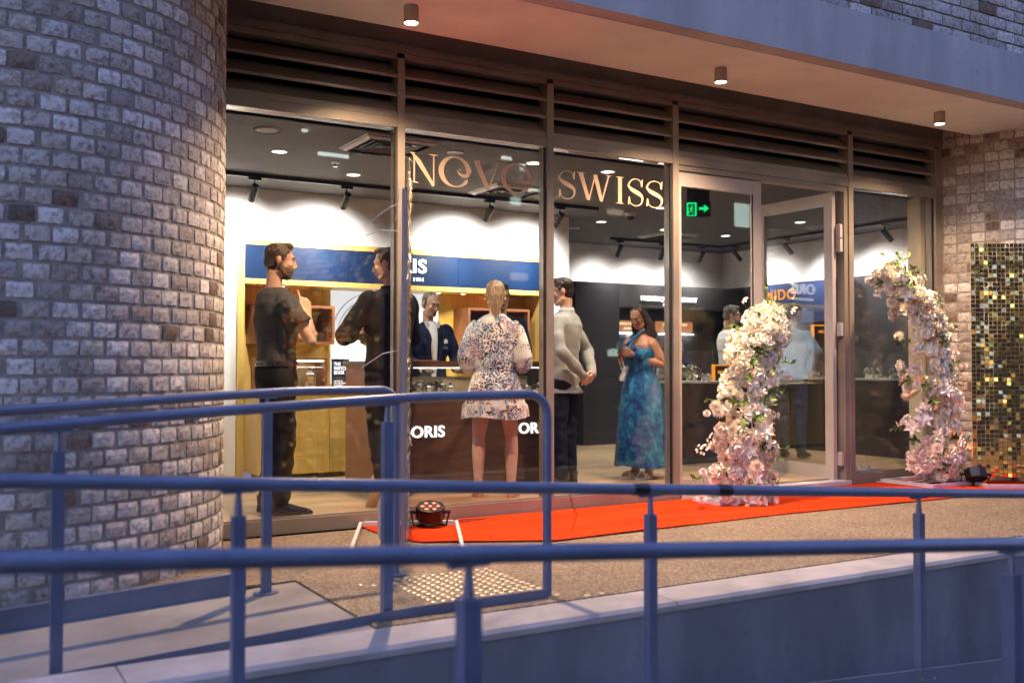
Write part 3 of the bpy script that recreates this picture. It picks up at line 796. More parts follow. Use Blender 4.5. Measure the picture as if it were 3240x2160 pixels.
part('crest', m, [MT['sign_white'], MT['sign_grey']], fc)
def watch_poster(x0, x1):
    y = 11.0
    p = thing('watch_poster', 'placeholder', 'poster', ((x0+x1)/2, y, .906), 0, 'lit watch posters in the far niches')
    P_('back_board', p, pbr('poster_navy', (.04,.055,.09), .4, var=.5, vs=14), x0, x1, y, y+.03, .907, 1.50)
    P_('header_board', p, emit('header_lit_wood', (.55,.20,.07), .9), x0, x1, y-.012, y+.03, 1.502, 1.65)  # wood header; the orange light on it is painted as a glow
    lett('FREDERIQUE CONSTANT', .047, emit('header_text', (1,.72,.42), 1.5), ((x0+x1)/2, y-.014, 1.605), p, bold=.001, ext=.001, xs=.82)
    lett('GENEVE', .038, MT['header_text'], ((x0+x1)/2, y-.014, 1.54), p, bold=.001, ext=.001)
    cx, cz_ = (x0+x1)/2 + .03, 1.28
    m = MB(); m.tube([(cx,y-.012,cz_),(cx,y-.002,cz_)], .125, 32); part('watch_case', m, pbr('rose_gold', (.75,.52,.46), .3, metal=.8), p)
    m = MB(); m.tube([(cx,y-.015,cz_),(cx,y-.0125,cz_)], .10, 32); di = part('watch_dial', m, MT['blue_panel'] if x0 > 8.6 else MT['black_plastic'], p)
    m = MB()
    for k in range(12):
        a = k*PI/6; m.bar((cx+.07*math.cos(a),y-.0165,cz_+.07*math.sin(a)),(cx+.093*math.cos(a),y-.0165,cz_+.093*math.sin(a)), .007, .002, (0,1,0))
    m.bar((cx,y-.0175,cz_),(cx+.03,y-.0175,cz_+.05), .007, .002, (0,1,0)); m.bar((cx,y-.0175,cz_),(cx-.06,y-.0175,cz_+.03), .005, .002, (0,1,0))
    part('dial_marks', m, MT['sign_white'], di)
    m = MB(); m.box(cx-.06, cx+.06, y-.008, y-.001, cz_+.126, cz_+.19); m.box(cx-.06, cx+.06, y-.008, y-.001, cz_-.30, cz_-.126); part('watch_strap', m, MT['rose_gold'] if x0 < 8.6 else MT['white_metal'], p)
    P_('shelf_light', p, MT['led_white'], x0+.02, x1-.02, y-.05, y-.03, 1.47, 1.48)
    return p
watch_poster(8.03, 8.55)['label'] = 'lit poster of a rose watch with orange-lit wood header left of the woman in blue'
watch_poster(8.80, 9.45)['label'] = 'lit poster of a steel watch with orange-lit wood header right of the woman in blue'

# cabinets and glass cases on the right
def glass_case(name, label, x0, x1, y0, y1, zb, zt):
    t = thing(name, label, 'display case', ((x0+x1)/2,(y0+y1)/2,0))
    P_('case_base', t, DP, x0, x1, y0, y1, .003, zb)
    P_('case_deck', t, pbr('deck_white', (.6,.58,.55), .5) if 'deck_white' not in MT else MT['deck_white'], x0+.03, x1-.03, y0+.03, y1-.03, zb+.001, zb+.02)
    G_ = MT['case_glass']
    P_('glass_front', t, G_, x0, x1, y0, y0+.008, zb+.001, zt)
    P_('glass_side', t, G_, x0, x0+.008, y0+.009, y1-.009, zb+.001, zt)
    P_('glass_side', t, G_, x1-.008, x1, y0+.009, y1-.009, zb+.001, zt)
    P_('glass_top', t, G_, x0, x1, y0, y1, zt+.001, zt+.009)
    ed = MB()
    for (a,b) in ((x0,y0),(x1,y0),(x0,y1),(x1,y1)): ed.box(a-.003,a+.003,b-.003,b+.003,zb,zt)
    for z in (zt+.01,):
        ed.box(x0,x1,y0-.002,y0+.002,z,z+.004); ed.box(x0-.002,x0+.002,y0,y1,z,z+.004); ed.box(x0,x1,y1-.002,y1+.002,z,z+.004)
    part('glass_edge', ed, pbr('glass_green', (.10,.22,.17), .2), t)
    return t
glass_case('display_case', 'long glass topped dark case along the right wall full of watches', 9.3, 9.85, 7.0, 8.25, .86, 1.17)
glass_case('display_case', 'tall glass case on a dark base seen through the open door leaf', 9.3, 9.85, 8.45, 10.4, .86, 1.24)
glass_case('display_case', 'glass case in front of the man in the white shirt', 6.75, 7.85, 8.05, 8.5, .84, 1.17)
ms = thing('brand_sign', 'dark blue sign board with orange letters on the right wall', 'sign', (10.1,9.7,1.6))
P_('sign_board', ms, pbr('sign_navy', (.02,.035,.10), .35), 10.02, 10.185, 8.75, 10.35, 1.60, 2.14)
SIDE = Matrix.Rotation(R(-90), 4, 'Z') @ FACE
lett('MIDO', .20, MT['sign_orange'], (10.012, 9.84, 1.985), ms, rot=SIDE, bold=.004, spacing=1.15)
# orange framed stand boxes
def brand_box(label, x, y, z, w, h, s, dark=True):
    t = thing('brand_box', label, 'display stand', (x,y,z))
    P_('panel', t, DP, x-w/2, x+w/2, y, y+.04, z, z+h)
    m = MB(); b = .016
    m.box(x-w/2-b,x-w/2-.001,y-.004,y+.04,z,z+h+b); m.box(x+w/2+.001,x+w/2+b,y-.004,y+.04,z,z+h+b); m.box(x-w/2,x+w/2,y-.004,y+.04,z+h+.001,z+h+b)
    part('lit_frame', m, MT['sign_orange'], t)
    lett(s, .05, MT['sign_orange'], (x, y-.003, z+h-.07), t, bold=.001, ext=.001)
    return t
brand_box('black stand with glowing orange border and letters in the right hand case', 9.62, 8.75, 1.26, .28, .26, 'MIDO')
brand_box('small orange edged black box in the case by the man in white', 7.42, 8.15, .865, .2, .16, 'MIDO')
hb = thing('name_block', 'small black name block with white letters beside the orange stand', 'name block', (9.42,8.5,1.253))
P_('block', hb, MT['black_plastic'], 9.33, 9.56, 8.46, 8.52, 1.254, 1.33)
lett('HAMILTON', .03, MT['sign_white'], (9.445,8.458,1.285), hb, ext=.001)
lett('H', .03, MT['sign_white'], (9.445,8.458,1.312), hb, ext=.001)
# small watches on white cushions
def watch_me():
    m = MB()
    m.m = 0; m.loft([(0,0,0,.020,.016),(0,0,.02,.016,.013),(0,-.004,.035,.012,.010)], 10)
    m.m = 1; m.tube([(0,-.012,.030),(0,-.022,.052)], .0215, 14)
    m.m = 2; m.tube([(0,-.0215,.0515),(0,-.0222,.0525)], .0175, 14)
    m.m = 1; m.tube([(0,-.006,.012),(0,-.026,.02),(0,-.026,.03)], .010, 8); m.tube([(0,-.012,.062),(0,.0,.070),(0,.014,.055),(0,.018,.03)], .010, 8)
    return m
cush = pbr('cushion', (.75,.73,.7), .6)
WM = [watch_me().mesh('wristwatch', [cush, MT['steel'], q]) for q in (MT['black_plastic'], MT['blue_panel'], MT['sign_grey'], cush)]
def watches(pts, label, group):
    for k, (x, y, z, s) in enumerate(pts):
        o = link('wristwatch', random.choice(WM)); o.location = (x, y, z); o.rotation_euler = (random.uniform(-.2,.1), 0, random.uniform(-.4,.4)); o.scale = (s,s,s)
        o['label'] = label; o['category'] = 'watch'; o['group'] = group
rn = random.Random(3)
watches([(9.4+rn.uniform(0,.3), 7.15+.085*k+rn.uniform(-.02,.02), .882, rn.uniform(1.1,1.6)) for k in range(12)], 'steel wristwatch on a white cushion in the case behind the right pane', 'watches in the right case')
watches([(9.38+.1*(k%4)+rn.uniform(-.02,.02), 8.55+.12*(k//2)+rn.uniform(-.03,.03), .882+.0*(k%3), rn.uniform(1.1,1.7)) for k in range(26)], 'steel wristwatch on a white cushion in the tall case by the door', 'watches in the tall case')
watches([(8.08+.075*(k%7)+rn.uniform(-.01,.01), 10.68+.08*(k//7), .906+.035*(k//7), 1.35) for k in range(21)] + [(8.86+.075*(k%7)+rn.uniform(-.01,.01), 10.68+.08*(k//7), .906+.035*(k//7), 1.35) for k in range(14)], 'steel wristwatch on a white cushion on the ledge of the far niche', 'watches in the far niches')
watches([(6.82+.115*k, 8.32+rn.uniform(-.05,.05), .861, 1.2) for k in range(9)], 'steel wristwatch on a cushion in the case by the man in white', 'watches in the middle case')

# ------------------------------------------------------------------ brass display bay with blue sign
BP_ = MT['brass_panel']
ob = thing('watch_display_bay', 'brass framed wall bay with a long blue lettered sign and lit niche', 'display bay', (4.2,9.3,0))
P_('frame_left', ob, BP_, 2.478, 2.54, 9.255, 9.7, 0.003, 2.178)
P_('frame_top', ob, BP_, 2.541, 5.858, 9.255, 9.298, 2.162, 2.178)
P_('frame_top', ob, BP_, 2.478, 5.858, 9.262, 9.2985, 2.1785, 2.215)
for x0, x1 in ((2.541,3.55),(3.553,4.78),(4.783,5.80)):
    P_('sign_panel', ob, MT['blue_panel'], x0, x1, 9.262, 9.7, 1.845, 2.161)
P_('frame_right', ob, BP_, 5.802, 5.858, 9.255, 9.7, .003, 2.161)
P_('niche_soffit', ob, BP_, 2.541, 5.80, 9.255, 9.7, 1.795, 1.843)
P_('niche_back', ob, BP_, 2.541, 5.80, 9.64, 9.7, .805, 1.794)
lett('ORIS', .195, MT['sign_white'], (4.165,9.252,2.035), ob, bold=.0045, spacing=1.08, xs=1.12)
lett('HÖLSTEIN 1904', .052, MT['sign_white'], (4.165,9.256,1.905), ob, bold=.0016, ext=.002, spacing=1.22)
# the pale lit picture panel
P_('picture_panel', ob, emit('picture_glow', (.80,.88,1.0), .75, (.6,.65,.7)), 3.52, 4.72, 9.615, 9.639, .845, 1.79)
m = MB(); 
for k, rr in enumerate((.46,.40)):
    P = [(3.98+rr*math.cos(a), 9.61-.0005*k, 1.32+rr*math.sin(a)) for a in [R(q) for q in range(0,361,10)]]
    m.tube(P, .005, 6, cap=False)
part('picture_line', m, pbr('pale_blue', (.45,.55,.68), .5), ob)
for x in (2.95, 3.95, 4.63, 4.92, 5.3):
    m = MB(); m.tube([(x,9.42,1.79),(x,9.42,1.796)], .035, 20); dl_ = part('niche_light', m, MT['white_metal'], ob)
    m = MB(); m.tube([(x,9.42,1.788),(x,9.42,1.7895)], .022, 16); part('lens', m, MT['lamp_white'], dl_)
    spot('beam', dl_, (x,9.42,1.785), (x,9.55,1.0), 26.0, (1,.82,.56), 100, .8, .02)
P_('shelf', ob, BP_, 2.541, 5.80, 8.76, 9.639, .775, .803)
for x0, x1 in ((2.541,3.20),(3.204,3.87),(3.874,4.54),(4.544,5.17),(5.174,5.80)):
    P_('cabinet_door', ob, BP_, x0, x1, 8.78, 9.25, .05, .773)
P_('plinth', ob, MT['black_metal'], 2.541, 5.80, 8.82, 9.0, .003, .049)
# wall boxes and lit shelf boxes in the niche
def wood_box(name, label, x0, x1, y0, y1, z0, z1, wm, lit=0, back=None):
    t = thing(name, label, 'display box', ((x0+x1)/2, y0, z0)); f = .025
    m = MB(); m.box(x0,x1,y0,y1,z1-f,z1); m.box(x0,x1,y0,y1,z0,z0+f); m.box(x0,x0+f,y0,y1,z0+f,z1-f); m.box(x1-f,x1,y0,y1,z0+f,z1-f)
    part('wood_frame', m, wm, t)
    P_('back_panel', t, back or wm, x0+f, x1-f, y1-.012, y1-.001, z0+f, z1-f)
    P_('glass_front', t, MT['case_glass'], x0+f, x1-f, y0+.004, y0+.009, z0+f, z1-f)
    if lit: P_('light_strip', t, MT['led_white'], x0+f+.01, x1-f-.01, y0+.02, y0+.035, z1-f-.008, z1-f-.001)
    for q in (.3,.7):
        m = MB(); zz = z0 + q*(z1-z0); m.box(x1-f-.02, x1-f-.001, y0-.004, y0+.003, zz-.01, zz+.01); part('hinge', m, MT['steel'], t)
    return t
wood_box('display_box', 'dark cherry wall box behind the man in the grey shirt', 2.66, 3.44, 9.30, 9.638, 1.235, 1.61, MT['cherry'], 0, MT['walnut'])
wood_box('display_box', 'cherry framed wall box above the floral woman', 4.92, 5.68, 9.30, 9.638, 1.20, 1.64, MT['cherry'], 0, MT['walnut'])
wood_box('display_box', 'lit wooden shelf box left of the book', 2.60, 3.25, 8.98, 9.25, .805, 1.10, MT['cherry'], 1, MT['oak_light'])
wood_box('display_box', 'narrow lit wooden shelf box right of the book', 3.58, 3.98, 8.98, 9.25, .805, 1.06, MT['cherry'], 1, MT['oak_light'])
watches([(3.12,9.1,.832,2.2)], 'steel watch on a tall stand in the lit box beside the book', 'watches in the lit box')
bo = thing('book', 'dark blue standing book reading THE WATCH BOOK', 'book', (3.375,8.95,.805), R(6))
def lp(name, mb, m_, parent): return link(name, mb.mesh(name, m_), parent)
m = MB(); m.box(-.085,.085,0,.03,0,.285); lp('cover', m, pbr('book_blue', (.01,.025,.08), .35, var=.9, vs=9), bo)
m = MB(); m.box(-.08,.086,.003,.027,.004,.281); lp('pages', m, MT['deck_white'], bo)
for i, (s, z, q) in enumerate((('THE',.235,.045),('WATCH',.195,.045),('BOOK',.155,.045),('ORIS AND THE',.075,.016),('WATCHMAKING VALLEY',.055,.014),('OF SWITZERLAND',.036,.014))):
    me = text_me(s, q, .0005, .0008 if i < 3 else 0, MT['sign_white'], 'LEFT', xs=.85); me.transform(FACE); me.transform(Matrix.Translation((-.075,-.002,z))); link('lettering', me, bo)

# ------------------------------------------------------------------ counter
ct = thing('sales_counter', 'dark walnut counter with lit glass showcase and two glowing names', 'counter', (3.8,7.6,0))
P_('front_panel', ct, MT['walnut'], 3.04, 4.86, 7.30, 7.34, .06, .785)
P_('end_panel', ct, MT['cherry'], 3.04, 3.08, 7.341, 7.95, .06, 1.02)
P_('end_panel', ct, MT['walnut'], 4.82, 4.86, 7.341, 7.95, .06, 1.02)
P_('plinth', ct, MT['black_metal'], 3.07, 4.83, 7.345, 7.9, .003, .059)
P_('trim', ct, BP_, 3.04, 4.86, 7.292, 7.36, .786, .798)
P_('counter_top', ct, MT['walnut'], 3.02, 4.88, 7.28, 7.97, 1.022, 1.062)
P_('trim', ct, BP_, 3.06, 4.84, 7.31, 7.33, 1.008, 1.021)
P_('glass_front', ct, MT['case_glass'], 3.085, 4.815, 7.305, 7.313, .80, 1.007)
P_('case_floor', ct, MT['deck_white'], 3.085, 4.815, 7.36, 7.92, .76, .785)
P_('case_back', ct, MT['oak_light'], 3.085, 4.815, 7.93, 7.95, .30, .93)
P_('light_strip', ct, MT['led_white'], 3.10, 4.80, 7.335, 7.35, 1.006, 1.014)
for x in (3.42, 3.95, 4.45): P_('tray_back', ct, MT['oak_light'], x-.17, x+.17, 7.62, 7.64, .787, .90)
for i, x in enumerate((3.4925, 4.4945)):
    lett('ORIS', .128, MT['sign_white'], (x,7.293,.488), ct, bold=.0022, spacing=1.06, xs=1.06)
watches([(3.36+.052*k, 7.46+.045*(k%2), .786+.016*(k%2), 1.2) for k in range(9)] + [(4.3+.052*k, 7.46+.045*(k%2), .786+.016*(k%2), 1.2) for k in range(8)] + [(3.4+.06*k, 7.56, .80, 1.2) for k in range(6)], 'steel wristwatch on a grey cushion in the counter showcase', 'watches in the counter showcase')
m = MB(); m.box(3.86,3.97,7.42,7.52,1.063,1.10); solo('watch_tray', m, MT['black_plastic'], 'small black box on the counter in front of the man in navy', 'box')
m = MB(); m.box(3.40,3.62,7.36,7.50,1.063,1.072); solo('wooden_tray', m, MT['cherry'], 'flat wooden tray on the left of the counter top', 'tray')

# ------------------------------------------------------------------ ceiling fittings
def track(label, a, b):
    t = thing('light_track', label, 'track', (a[0],a[1],CZ))
    m = MB(); m.bar((a[0],a[1],CZ-.018),(b[0],b[1],CZ-.018), .036, .033); part('rail', m, MT['black_metal'], t)
track('black lighting track along the wall above the blue sign', (1.6,8.6), (6.1,8.6))
track('black lighting track in front of the far wall', (7.65,10.5), (9.52,10.5))
track('black lighting track along the right wall', (9.54,10.55), (9.54,7.0))
def track_spot(x, y, aim, label, group, pw, deg=58, lamp=True):
    t = thing('track_spotlight', label, 'spotlight', (x,y,CZ-.035), 0, group)
    P_('adapter', t, MT['black_metal'], x-.055, x+.055, y-.017, y+.017, CZ-.06, CZ-.0355)
    m = MB(); m.tube([(x,y,CZ-.06),(x,y,CZ-.13)], .007, 8); part('stem', m, MT['black_metal'], t, True)
    A = Vector((x,y,CZ-.14)); d = (Vector(aim)-A).normalized()
    a = A - d*.05; b = A + d*.12
    m = MB(); m.tube([a, a+d*.004, b-d*.002, b], [.026,.031,.031,.030], 20); part('lamp_head', m, MT['black_metal'], t, True)
    m = MB(); m.tube([b-d*.001, b+d*.0006], .024, 16); part('lens', m, MT['lamp_white'], t)
    spot('beam', t, b+d*.004, aim, pw, NEUT, deg, 1.0, .03)
TP = 250
for x, lb in ((2.44,'black track spotlight left of the man in the grey shirt'),(3.29,'black track spotlight under the left air diffuser'),(4.79,'black track spotlight under the second air diffuser'),(5.62,'black track spotlight beside the second mullion')):
    track_spot(x, 8.6, (x-.03, 9.3, 1.93), lb, 'spotlights over the blue sign', TP, 122)
for x, lb in ((7.80,'leftmost black track spotlight over the charcoal sign'),(8.52,'second black track spotlight over the charcoal sign'),(9.2,'black track spotlight near the far corner')):
    track_spot(x, 10.5, (x+.1, 11.2, 1.75), lb, 'spotlights over the far wall', TP*.40, 122)
for y, lb in ((10.2,'black track spotlight just right of the far corner'),(9.26,'black track spotlight seen through the open door'),(7.72,'bluish black track spotlight behind the right pane'),(8.5,'black track spotlight behind the door hinges')):
    track_spot(9.54, y, (10.2, y-.2, 1.8), lb, 'spotlights along the right wall', TP*.40, 122)
def downlight(x, y, lit, label, r=.055, pw=100):
    t = thing('ceiling_light', label, 'downlight', (x,y,CZ), 0, 'round lights in the shop ceiling')
    m = MB(); m.loft([(x,y,CZ-.001,r+.012,r+.012),(x,y,CZ-.007,r+.010,r+.010),(x,y,CZ-.008,r,r)], 28, cap=False); part('ring', m, MT['white_metal'], t)
    m = MB(); m.tube([(x,y,CZ-.002),(x,y,CZ-.004)], r, 24); part('lens', m, MT['lamp_white'] if lit else MT['black_plastic'], t)
    if lit: spot('beam', t, (x,y,CZ-.01), (x,y,0), pw, (1,.92,.82), 130, .8, .05)
downlight(4.30,6.97,1,'round lit ceiling light beside the second mullion', .06)
downlight(3.557,6.94,0,'dark round ceiling light above the letter O', .055)
downlight(5.043,6.96,1,'lit ceiling light above the SWISS letters')
downlight(6.73,9.42,1,'lit ceiling light left of the dome camera')
downlight(6.69,8.27,1,'lit ceiling light under the last letter S')
downlight(6.77,10.03,0,'unlit ceiling ring near the white corner pier')
downlight(7.79,9.57,1,'lit ceiling light right of the dome camera')
downlight(8.83,9.62,1,'lit ceiling light behind the exit sign')
downlight(8.75,8.28,1,'lit ceiling light above the open door leaf')
downlight(2.35,7.6,1,'ceiling light above the man in the grey shirt', pw=95)
downlight(3.2,8.2,1,'ceiling light over the counter', pw=95)
m = MB(); m.loft([(2.058,6.95,CZ-.001,.085,.085),(2.058,6.95,CZ-.008,.08,.08)], 28); sp_ = solo('ceiling_speaker', m, pbr('speaker_grey', (.30,.29,.28), .6), 'round grey ceiling speaker at the top left of the shop', 'speaker')
m = MB(); m.loft([(2.058,6.95,CZ-.0085,.094,.094),(2.058,6.95,CZ-.001,.096,.096)], 28, cap=False); link('trim_ring', m.mesh('trim_ring', MT['white_metal']), sp_)
def diffuser(x, y, label, grille=True):
    t = thing('air_diffuser', label, 'air vent', (x,y,CZ), 0, 'square air diffusers in the ceiling'); h = .29
    m = MB(); z1, z0 = CZ-.001, CZ-.03
    for k in range(4):
        a = k*PI/2; M = Matrix.Translation((x,y,0)) @ Matrix.Rotation(a, 4, 'Z')
        m.add([M @ Vector(p) for p in ((-h,-h,z1),(h,-h,z1),(h-.045,-h+.045,z0),(-h+.045,-h+.045,z0))], [(0,1,2,3)])
    part('frame', m, MT['white_metal'], t)
    m = MB(); m.box(x-h+.01,x+h-.01,y-h+.01,y+h-.01,CZ-.012,CZ-.002); part('backing', m, MT['black_plastic'], t)
    for q in (.20,.15,.10,.05):
        m = MB()
        for k in range(4):
            M = Matrix.Translation((x,y,0)) @ Matrix.Rotation(k*PI/2, 4, 'Z')
            m.add([M @ Vector(p) for p in ((-q,-q,CZ-.026),(q,-q,CZ-.026),(q-.02,-q+.02,CZ-.013),(-q+.02,-q+.02,CZ-.013))], [(0,1,2,3)])
        part('louvre_ring', m, MT['black_plastic'] if not grille else pbr('vane', (.10,.10,.11), .4) if 'vane' not in MT else MT['vane'], t)
diffuser(3.0,6.97,'square air diffuser at the top of the first pane')
diffuser(4.77,8.2,'square air diffuser behind the lettered pane', False)
diffuser(8.2,10.0,'far square air diffuser above the charcoal sign', False)
sk = thing('sprinkler', 'small chrome fire sprinkler in the ceiling', 'sprinkler', (2.878,7.785,CZ))
m = MB(); m.loft([(2.878,7.785,CZ-.001,.035,.035),(2.878,7.785,CZ-.008,.033,.033)], 20); part('plate', m, MT['white_metal'], sk)
m = MB(); m.tube([(2.878,7.785,CZ-.008),(2.878,7.785,CZ-.035)], .008, 8); m.loft([(2.878,7.785,CZ-.035,.018,.018),(2.878,7.785,CZ-.038,.02,.02)], 12); part('head', m, MT['steel'], sk)
dc = thing('dome_camera', 'small black dome camera on the ceiling below the SWISS letters', 'camera', (6.64,8.75,CZ))
m = MB(); m.loft([(6.64,8.75,CZ-.001,.06,.06),(6.64,8.75,CZ-.035,.058,.058)], 20); part('housing', m, MT['white_metal'], dc)
m = MB(); m.loft([(6.64,8.75,CZ-.036,.047,.047),(6.64,8.75,CZ-.06,.04,.04),(6.64,8.75,CZ-.078,.022,.022),(6.64,8.75,CZ-.084,.004,.004)], 20); part('dome', m, MT['black_plastic'], dc, True)
# exit sign, facing the camera side
ex = thing('exit_sign', 'green running man exit sign with an arrow to the right', 'exit sign', (6.05,6.95,2.40), R(-38))
def ebox(name, m_, *a): mm = MB(); mm.box(*a); return lp(name, mm, m_, ex)
ebox('housing', MT['black_plastic'], -.11,.11,0,.02,-.02,.125)
ebox('mount', MT['black_plastic'], -.10,.10,.002,.018,.126,.299)
GR = MT['exit_green']
ebox('green_field', GR, -.105,-.015,-.003,-.0005,-.01,.115)
m = MB(); m.prism([(.005,.045),(.05,.045),(.05,.02),(.095,.058),(.05,.096),(.05,.07),(.005,.07)], -.004, -.0005); lp('arrow', m, GR, ex)
BK = emit('exit_black', (0,.02,.004), .2)
m = MB(); m.box(-.088,-.032,-.0045,-.0032,.0,.10); lp('doorway', m, BK, ex)
m = MB(); y = -.0055
m.tube([(-.058,y,.083),(-.058,y+.001,.083)], .009, 12)
m.bar((-.060,y,.072),(-.065,y,.045), .016, .001, (0,1,0)); m.bar((-.066,y,.046),(-.052,y,.030), .009, .001, (0,1,0)); m.bar((-.052,y,.030),(-.050,y,.008), .008, .001, (0,1,0))
m.bar((-.066,y,.046),(-.078,y,.028), .009, .001, (0,1,0)); m.bar((-.078,y,.028),(-.092,y,.020), .008, .001, (0,1,0)); m.bar((-.058,y,.070),(-.044,y,.056), .007, .001, (0,1,0)); m.bar((-.062,y,.070),(-.078,y,.058), .007, .001, (0,1,0))
lp('running_figure', m, GR, ex)
# power board and cable just inside the right pane
pb = thing('power_board', 'white power board with two plugs on the floor inside the right pane', 'power board', (7.75,6.52,0.001))
P_('case', pb, MT['white_metal'], 7.62, 7.92, 6.49, 6.55, .001, .04)
m = MB(); m.tube([(7.55,6.46,.01),(7.60,6.5,.06),(7.66,6.52,.16),(7.74,6.52,.17),(7.78,6.52,.08),(7.78,6.52,.045)], .005, 6); m.tube([(7.5,6.47,.01),(7.58,6.5,.05),(7.66,6.52,.10),(7.70,6.52,.06)], .005, 6); part('cord', m, MT['deck_white'], pb, True)
for x in (7.70,7.78): P_('plug', pb, MT['deck_white'], x-.015, x+.015, 6.505, 6.535, .041, .075)

# ------------------------------------------------------------------ building across the street (seen mirrored in the glass)
bs = thing('office_building', 'dark office block with lit strip windows across the street', 'building', (10,-26,-1.1))
m = MB(); m.box(-30, 45, -40, -26, -1.1, 26); part('wall', m, pbr('dark_brick', (.05,.05,.055), .8), bs)
rn = random.Random(11); lit = [emit('window_cool', (.75,1,.9), 5.0), emit('window_warm', (1,.8,.5), 2.5)]; dkw = pbr('window_dark', (.03,.035,.05), .1)
stl = emit('strip_light', (.85,1,.93), 9.0)
for k in range(30):
    x = -22 + rn.random()*46; z = 8.0 + rn.random()*4.8; w = rn.choice((.25,.5,1.3,1.6))
    m = MB(); m.box(x, x+w, -25.98, -25.9, z, z+rn.choice((.10,.14,.3))); part('strip_light', m, stl, bs)
for fl_ in range(7):
    for k in range(26):
        if rn.random() < .45: continue
        x = -26 + k*2.7; z = 1.5 + fl_*3.4
        m = MB()
        q = rn.random()
        w = rn.choice((.5,.9,1.8)); h = rn.choice((.25,.35,1.2)) if q > .4 else 1.6
        m.box(x, x+w, -25.99, -25.9, z, z+h); part('window', m, lit[0] if q > .72 else lit[1] if q > .6 else dkw, bs)
# ------------------------------------------------------------------ carpet and event things on the pavement
m = MB(); P = [(2.52,6.262),(2.52,5.82),(2.62,5.55),(3.35,5.18),(4.06,5.215),(5.34,5.28),(6.4,5.25),(7.4,5.22),(8.3,5.21),(9.4,5.2),(9.4,5.95),(8.66,6.05),(8.6,6.262),(5.3,6.262),(3.6,6.262)]
import mathutils
from mathutils import geometry as geo
# a grid cut to the outline so the carpet can have slight waves
gx0, gx1, gy0, gy1, st = 2.5, 9.4, 5.15, 6.30, .05
bmc = bmesh.new()
nx_, ny_ = int((gx1-gx0)/st)+1, int((gy1-gy0)/st)+1
def inside(x, y):
    c = False; j = len(P)-1
    for i in range(len(P)):
        if (P[i][1] > y) != (P[j][1] > y) and x < (P[j][0]-P[i][0])*(y-P[i][1])/(P[j][1]-P[i][1]) + P[i][0]: c = not c
        j = i
    return c
f_ = bmc.faces.new([bmc.verts.new((x,y,0)) for x, y in P])
for i in range(nx_):
    x = gx0+.0173 + i*st
    bmesh.ops.bisect_plane(bmc, geom=bmc.verts[:]+bmc.edges[:]+bmc.faces[:], plane_co=(x,0,0), plane_no=(1,0,0))
for j in range(ny_):
    y = gy0+.0131 + j*st
    bmesh.ops.bisect_plane(bmc, geom=bmc.verts[:]+bmc.edges[:]+bmc.faces[:], plane_co=(0,y,0), plane_no=(0,1,0))
from mathutils import noise as mn
for v in bmc.verts:
    x, y = v.co.x, v.co.y
    e = 0 if y > 6.2 else 1
    v.co.z = G + .009 + e*.009*max(0, mn.noise(Vector((x*1.6,y*5,.3)))) + e*.004*max(0, mn.noise(Vector((x*7,y*3,2))))
me = bpy.data.meshes.new('red_carpet')
r_ = bmesh.ops.extrude_face_region(bmc, geom=bmc.faces[:])
for v in [q for q in r_['geom'] if isinstance(q, bmesh.types.BMVert)]: v.co.z -= .006
bmesh.ops.recalc_face_normals(bmc, faces=bmc.faces[:]); bmc.to_mesh(me); bmc.free(); me.materials.append(MT['carpet']); smooth_me(me, 30)
solo('red_carpet', me, None, 'bright red carpet laid along the shopfront over the pebble paving', 'carpet')

streaks('aggregate', .14, (1.2,1.2,1), .2)
